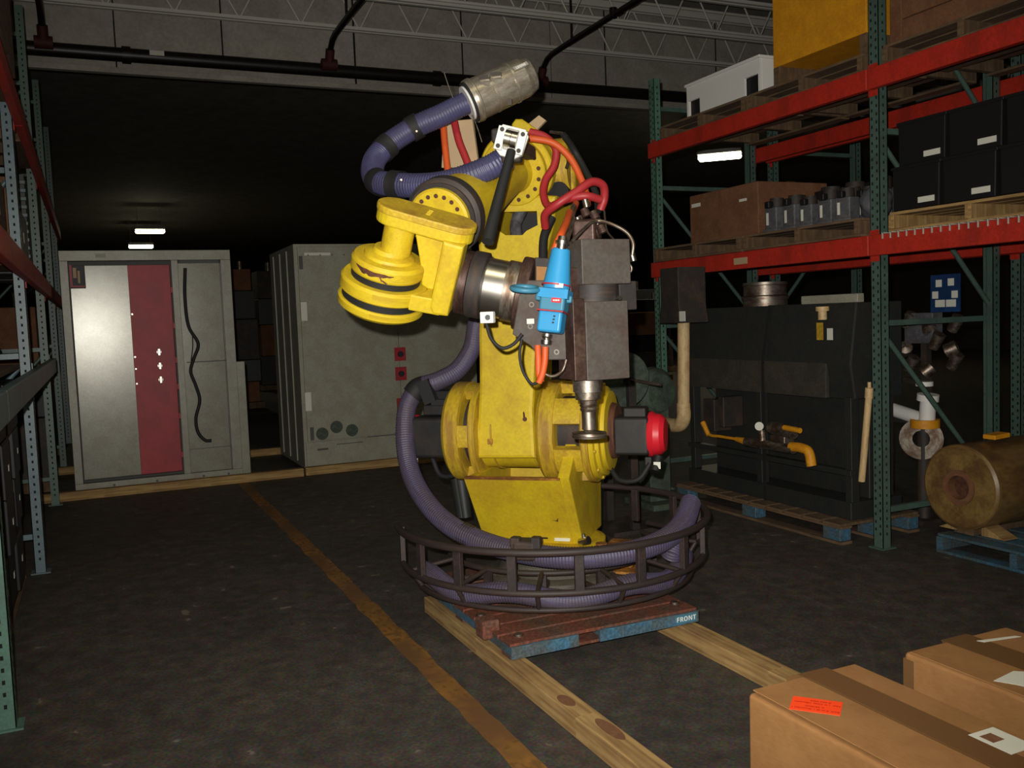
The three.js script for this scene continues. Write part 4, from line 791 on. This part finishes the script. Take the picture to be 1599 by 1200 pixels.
part('rear_box', bx(.08, 44 * U, .15, .15, 18 * U, -.06, .004), M.motor, block);
part('screw', cyl(V(.06, 14 * U, .08), V(.06, 14 * U, .1), .009, .009, 10), M.steel, block);
part('spindle_body', lathe([[0, 0], [.058, 0], [.058, -.05], [.052, -.052], [.05, -.08], [.035, -.085], [.032, -.1], [.036, -.105], [.03, -.112], [.034, -.12], [.028, -.13], [.028, -.2], [.02, -.205], [0, -.205]].reverse(), V(-.04, -106 * U, 0), V(0, 1, 0), 36), M.steelDull, block, 'turned steel spindle');
part('spindle_flange', lathe([[0, -.205], [.02, -.205], [.03, -.21], [.068, -.213], [.07, -.222], [.068, -.232], [0, -.235]].reverse(), V(-.04, -106 * U, 0), V(0, 1, 0), 40), M.steelDull, block);
// blue heavy duty connector
const cu = cd(.12, .99, .0);
const con = new THREE.Group(); con.name = 'blue_connector'; R.add(con);
part('plug_cone', lathe([[0, 0], [.05, 0], [.052, .02], [.048, .05], [.036, .15], [.03, .155], [0, .155]], L(869, 452, 1.36), cu, 28), M.blue, con, 'sky blue plug');
part('plug_skirt', [bx(.115, .035, .08).applyQuaternion(toDir(cu)).translate(...L(868, 460, 1.35).toArray())], M.blue, con);
part('plug_socket', [bx(.1, .06, .085, 0, 0, 0, .012).applyQuaternion(toDir(cu)).translate(...L(866, 476, 1.35).toArray()), bx(.145, .03, .03, 0, 0, 0, .008).applyQuaternion(toDir(cu)).translate(...L(866, 466, 1.34).toArray())], M.blueDark, con);
part('socket_body', [bx(.095, .085, .08, 0, 0, 0, .012).applyQuaternion(toDir(cu)).translate(...L(862, 503, 1.35).toArray())], M.blue, con);
part('red_label', bx(.036, .018, .003).applyQuaternion(toDir(cu)).translate(...L(869, 469, 1.397).toArray()), M.red, con, 'small red maker label');
part('label_text', [-1, 0, 1].map(i => bx(.007, .006, .001).applyQuaternion(toDir(cu)).translate(...L(869 + i * 3.6, 469, 1.3995).toArray())), M.label, con);
part('white_label', bx(.03, .016, .003).applyQuaternion(toDir(cu)).translate(...L(874, 446, 1.408).toArray()), M.label, con);
part('dark_marking', [0, 1, 2].map(i => bx(.008, .006, .002).applyQuaternion(toDir(cu)).translate(...L(866 - i, 494 + i * 5, 1.391).toArray())), M.binBlack, con);
part('gasket', lathe([[.04, 0], [.0555, 0], [.0555, .006], [.04, .006]], L(868.5, 447, 1.36), cu, 24), M.redHose, con);
part('gasket', bx(.104, .006, .09, 0, 0, 0, .002).applyQuaternion(toDir(cu)).translate(...L(863.5, 487, 1.35).toArray()), M.redHose, con);
part('gland', lathe([[0, 0], [.02, 0], [.02, .02], [.026, .02], [.026, .032], [.02, .035], [.018, .05], [0, .05]], L(877, 390, 1.36), cu, 18), M.steel, con);
part('gland', lathe([[0, 0], [.02, 0], [.022, .015], [.015, .02], [.02, .03], [.02, .04], [0, .04]], L(853, 538, 1.35), cu, 18), M.steel, con);
part('dust_cap', new THREE.TorusGeometry(.052, .01, 10, 32).scale(1, 1, 1).applyQuaternion(new THREE.Quaternion().setFromUnitVectors(V(0, 0, 1), cd(.05, .96, .25))).translate(...L(821, 451, 1.38).toArray()), M.blueDark, con, 'blue dust cap ring');
part('cap_disc', cyl(L(821, 453, 1.38), L(821.5, 450, 1.38), .05, .05, 28), M.blueDark, con);
part('cap_hinge', bx(.04, .012, .02, ...L(846, 452, 1.37).toArray()), M.blueDark, con);

// hoses and cables
const hz = (name, a, r, m, seg = 50) => part(name, tube(LA(a), r, seg, 10), m, R);
const CAN0 = L(738, 158, .45), CAND = L(834, 114, .3).sub(CAN0), CL = CAND.length(); CAND.normalize();
const can = part('hose_canister', lathe([[.05, -.01], [.105, -.01], [.108, .01], [.108, .02], [.102, .025], [.096, CL - .06], [.08, CL - .015], [.05, CL], [0, CL]], CAN0, CAND, 40), M.tin, R, 'silver metal canister');
part('canister_mouth', lathe([[.06, -.012], [.1, -.012], [.1, -.02], [.06, -.02]], CAN0, CAND, 36), M.rubber, can);
part('white_liner', lathe([[.0, -.018], [.084, -.018], [.084, -.03], [0, -.03]], CAN0, CAND, 36), M.white, can);
for (const s of [.3, .62]) part('clamp_band', lathe([[.094, s * CL], [.102, s * CL], [.102, s * CL + .012], [.094, s * CL + .012]], CAN0, CAND, 36), M.tin, can);
part('clamp_screw', [bx(.05, .02, .03, ...L(757, 122, .52).toArray()), bx(.05, .02, .03, ...L(775, 117, .5).toArray()), bx(.02, .03, .02, ...L(797, 160, .48).toArray())], M.steel, can);
{ // maker lettering on the canister
  const c = document.createElement('canvas'); c.width = 256; c.height = 64; const x = c.getContext('2d'); x.fillStyle = '#a8a297'; x.fillRect(0, 0, 256, 64); x.fillStyle = '#ffffff'; x.font = 'bold 58px sans-serif'; x.textAlign = 'center'; x.fillText('LEONI', 128, 53);
  const m = std({ map: new THREE.CanvasTexture(c), roughness: .4, metalness: .3 }); m.map.colorSpace = THREE.SRGBColorSpace;
  const cz = cd(-.08, .25, .96), pm = new THREE.Mesh(new THREE.BoxGeometry(.075, .02, .003), m); shade(pm); pm.name = 'maker_lettering';
  const cx = CAND.clone(); const cy = V().crossVectors(cz, cx).normalize(); const cz2 = V().crossVectors(cx, cy);
  pm.quaternion.setFromRotationMatrix(new THREE.Matrix4().makeBasis(cx, cy, cz2)); pm.position.copy(CAN0).addScaledVector(CAND, CL * .78).addScaledVector(cz2, .1025); can.add(pm);
}
part('spring_wire', [tube(LA([[694, 114, .5], [700, 132, .5], [708, 155, .5]]), .003, 12, 6), tube(LA([[738, 180, .56], [746, 200, .58], [753, 222, .6]]), .003, 12, 6)], M.steel, R);
const hA = ribbed(LA([[748, 154, .43], [722, 164, .46], [690, 180, .5], [650, 198, .55], [612, 222, .6], [588, 246, .66], [582, 268, .74], [592, 284, .82], [618, 288, .86], [650, 290, .88], [690, 287, .9], [730, 276, .9], [765, 262, .88], [792, 246, .84]]), .054, .014, .03);
const hoseA = part('supply_hose', hA, M.hose, R, 'ribbed purple blue hose loop');
const sleeve = (pts, r, m = M.rubber) => part('hose_sleeve', tube(LA(pts), r, 10, 16), m, hoseA);
sleeve([[656, 195, .545], [648, 199, .55], [640, 204, .56]], .062); sleeve([[610, 224, .6], [603, 230, .615], [596, 237, .635]], .061); sleeve([[588, 282, .8], [592, 285, .825], [598, 287, .84]], .061); sleeve([[611, 287.5, .855], [620, 288.5, .86], [630, 289, .87]], .063);
part('clamp_bolt', [cyl(L(651, 205, .6), L(651, 205, .62), .005, .005, 8), cyl(L(627, 281, .92), L(627, 281, .93), .005, .005, 8)], M.steelDull, hoseA);
const hB = ribbed(LA([[752, 470, -.12], [744, 510, -.12], [737, 545, -.1], [715, 578, -.06], [685, 595, 0], [655, 606, .03], [638, 632, .06], [633, 680, .12], [640, 732, .2], [663, 780, .33], [702, 820, .44], [756, 847, .52], [830, 866, .6], [905, 872, .62], [985, 862, .52], [1040, 842, .36], [1070, 812, .14], [1079, 786, .0]]), .052, .014, .03);
const hoseB = part('supply_hose', hB, M.hoseDusty, R, 'dusty purple hose that curls into the cage');
part('hose_clamp', [tube(LA([[664, 603, .02], [653, 607, .03], [644, 618, .045]]), .06, 10, 14), bx(.07, .13, .05).rotateZ(.35).translate(...L(668, 612, .06).toArray()), bx(.1, .03, .06, ...L(690, 628, .04).toArray())], M.rubber, hoseB);
part('hose_sleeve', tube(LA([[722, 832, .468], [730, 836, .48], [738, 840, .49]]), .056, 8, 14), M.motor, hoseB);
part('hose_saddle', [bx(.12, .1, .1, ...L(822, 858, .62).toArray(), .02), bx(.05, .06, .05, ...L(838, 848, .64).toArray(), .01), bx(.05, .06, .05, ...L(806, 848, .64).toArray(), .01)], M.motor, hoseB);
part('lower_hose', ribbed(Array.from({ length: 22 }, (_, i) => { const a = (150 - i * 7.5) * Math.PI / 180; return V(.7 * Math.cos(a), .285 + .02 * Math.sin(i), .7 * Math.sin(a)); }), .05, .014, .03), M.hoseDusty, R);
part('hose_riser', ribbed(LA([[1079, 786, .0], [1072, 800, .05], [1060, 830, .2], [1048, 870, .3]]), .048, .014, .03), M.hoseDusty, R);
hz('orange_cable', [[808, 216, .45], [835, 217, .45], [865, 224, .42], [890, 246, .4], [908, 280, .4], [915, 300, .42], [918, 320, .5]], .017, M.orange);
hz('orange_cable', [[690, 175, .38], [693, 200, .4], [695, 225, .42], [699, 262, .46], [704, 295, .5]], .017, M.orange);
hz('red_hose', [[704, 160, .36], [711, 195, .4], [717, 220, .43], [728, 248, .46], [742, 285, .5]], .019, M.redHose);
hz('red_hose', [[828, 206, .35], [852, 214, .35], [868, 232, .35], [866, 258, .36], [852, 282, .4], [849, 305, .45], [858, 322, .5], [884, 312, .55], [915, 306, .55], [938, 312, .5]], .019, M.redHose, 70);
hz('red_hose', [[852, 355, .5], [852, 335, .55], [872, 318, .58], [900, 300, .55], [925, 284, .5], [942, 290, .45], [944, 310, .42], [938, 328, .42]], .02, M.redHose, 60);
hz('orange_cable', [[890, 332, 1.0], [884, 350, 1.2], [874, 372, 1.33], [866, 392, 1.34]], .015, M.orange);
hz('orange_cable', [[900, 318, .6], [893, 335, .8], [886, 352, 1.1], [876, 378, 1.34]], .015, M.orange);
hz('orange_cable', [[840, 540, 1.36], [841, 560, 1.37], [842, 585, 1.37], [846, 597, 1.37]], .013, M.orange); hz('orange_cable', [[852, 542, 1.38], [851, 565, 1.38], [847, 585, 1.38], [842, 598, 1.38]], .013, M.orange);
hz('black_cable', [[862, 340, .3], [850, 370, .35], [848, 405, .4]], .022, M.rubber); hz('black_cable', [[880, 210, .3], [900, 240, .2], [930, 300, .3], [935, 330, .4]], .016, M.rubber);
hz('braided_cable', [[896, 322, .9], [892, 350, 1.1], [884, 378, 1.34]], .012, M.steelDull);
hz('grey_wire', [[893, 378, 1.3], [912, 358, 1.2], [932, 345, 1.1], [955, 350, 1.1], [980, 364, 1.1], [989, 380, 1.1], [988, 398, 1.1]], .007, M.steelDull, 60); hz('grey_wire', [[944, 330, .9], [948, 360, 1.0], [960, 378, 1.1], [938, 378, 1.2], [902, 384, 1.25]], .004, M.steelDull);
hz('grey_wire', [[860, 206, .2], [885, 212, .1], [892, 235, .1], [885, 262, .2]], .008, M.steelDull); hz('grey_wire', [[982, 410, 1.05], [987, 420, 1.05], [980, 432, 1.05]], .005, M.steelDull);
[[905, 338], [918, 345], [930, 340], [938, 352], [926, 330], [912, 326]].forEach(([x, y], i) => part('brass_fitting', cyl(L(x, y, .9 + .03 * i), L(x + 5, y + 12, .9 + .03 * i), .016, .02, 10), M.steelBrown, R));
for (const [x, y] of [[902, 346], [930, 346], [914, 318], [987, 402]]) part('chrome_fitting', cyl(L(x, y - 6, 1.0), L(x + 3, y + 6, 1.0), .013, .013, 10), M.steel, R);
part('cable_manifold', [bx(.1, .12, .1, ...L(916, 366, 1.0).toArray(), .015), tri(cyl(L(905, 372, 1.0), L(935, 360, 1.0), .03, .035, 12))], M.steelBrown, R);
part('tan_panel', ext(pxShape([[694, 190], [738, 186], [748, 262], [690, 262]], .3), .02, .003).translate(0, 0, .28), M.tan, R, 'tan backing panel');
// clamp and black support bar in front of the elbow
const cl0 = L(799, 222, .98);
const clampG = new THREE.Group(); clampG.name = 'bar_clamp'; R.add(clampG); clampG.position.copy(cl0);
{ const zx = cd(-.1, -.05, .99), xx = cd(.95, -.25, 0); xx.addScaledVector(zx, -xx.dot(zx)).normalize(); const yx = V().crossVectors(zx, xx); clampG.quaternion.setFromRotationMatrix(new THREE.Matrix4().makeBasis(xx, yx, zx)); }
part('clamp_plate', ext([[-.065, .04], [-.05, .06], [.05, .06], [.068, .035], [.062, -.045], [.03, -.07], [-.03, -.068], [-.065, -.04]], .02, .004), M.white, clampG, 'white octagonal clamp plate');
part('clamp_jaw', [bx(.035, .1, .02, -.045, 0, .03, .003), bx(.035, .1, .02, .045, 0, .03, .003)], M.white, clampG);
part('clamp_saddle', [cyl(V(-.027, .006, .028), V(-.001, .006, .028), .036, .036, 28), cyl(V(.001, .006, .028), V(.027, .006, .028), .036, .036, 28), bx(.05, .09, .012, 0, .004, .026, .003)], M.steel, clampG, 'polished steel saddle');
for (const [x, y] of [[-.045, .035], [.045, .035], [-.045, -.035], [.045, -.035]]) part('clamp_bolt', cyl(V(x, y, .04), V(x, y, .0445), .0095, .0095, 12), M.motor, clampG);
part('support_bar', [cyl(L(799, 236, 1.02), L(777, 318, 1.14), .0195, .0225, 20), cyl(L(777, 318, 1.14), L(762, 378, 1.24), .0225, .026, 20)], M.rubber, R, 'black support bar');
part('clamp_bracket', [bx(.06, .06, .5, ...L(804, 226, .72).toArray(), .012), bx(.09, .05, .05, ...L(800, 246, .9).toArray(), .012)], M.motor, R);

// hose cage round the foot of the robot
{
  const cage = new THREE.Group(); cage.name = 'hose_cage'; cage.userData.label = 'dark steel hoop cage around the robot base'; R.add(cage);
  const ring = (r, y, a0, a1, t) => part('hoop', tube(Array.from({ length: 40 }, (_, i) => { const a = (a0 + (a1 - a0) * i / 39) * Math.PI / 180; return V(r * Math.cos(a), y, r * Math.sin(a)); }), t, 120, 8), M.cage, cage);
  ring(.83, .53, -92, 152, .019); ring(.81, .335, -60, 152, .017); ring(.74, .235, -40, 150, .014); ring(.56, .36, -40, 150, .014);
  for (const a of [-90, -66, -44, -22, 0, 22, 44, 66, 88, 108, 128, 151]) { const q = a * Math.PI / 180, f = part('hoop_bar', [bl(.795, .822, .335, .53, -.022, .022, .003)], M.cage, cage); f.rotation.y = -q; }
  for (const a of [-22, 22, 50, 80, 110, 140]) { const f = part('hoop_spoke', [cyl(V(.8, .33, 0), V(.56, .36, 0), .012, .012, 8), cyl(V(.8, .335, 0), V(.735, .235, 0), .012, .012, 8), bl(.545, .57, .24, .36, -.02, .02), cyl(V(.56, .25, 0), V(.3, .24, 0), .015, .015, 8)], M.cage, cage); f.rotation.y = -a * Math.PI / 180; }
}
renderer.render(scene, camera);
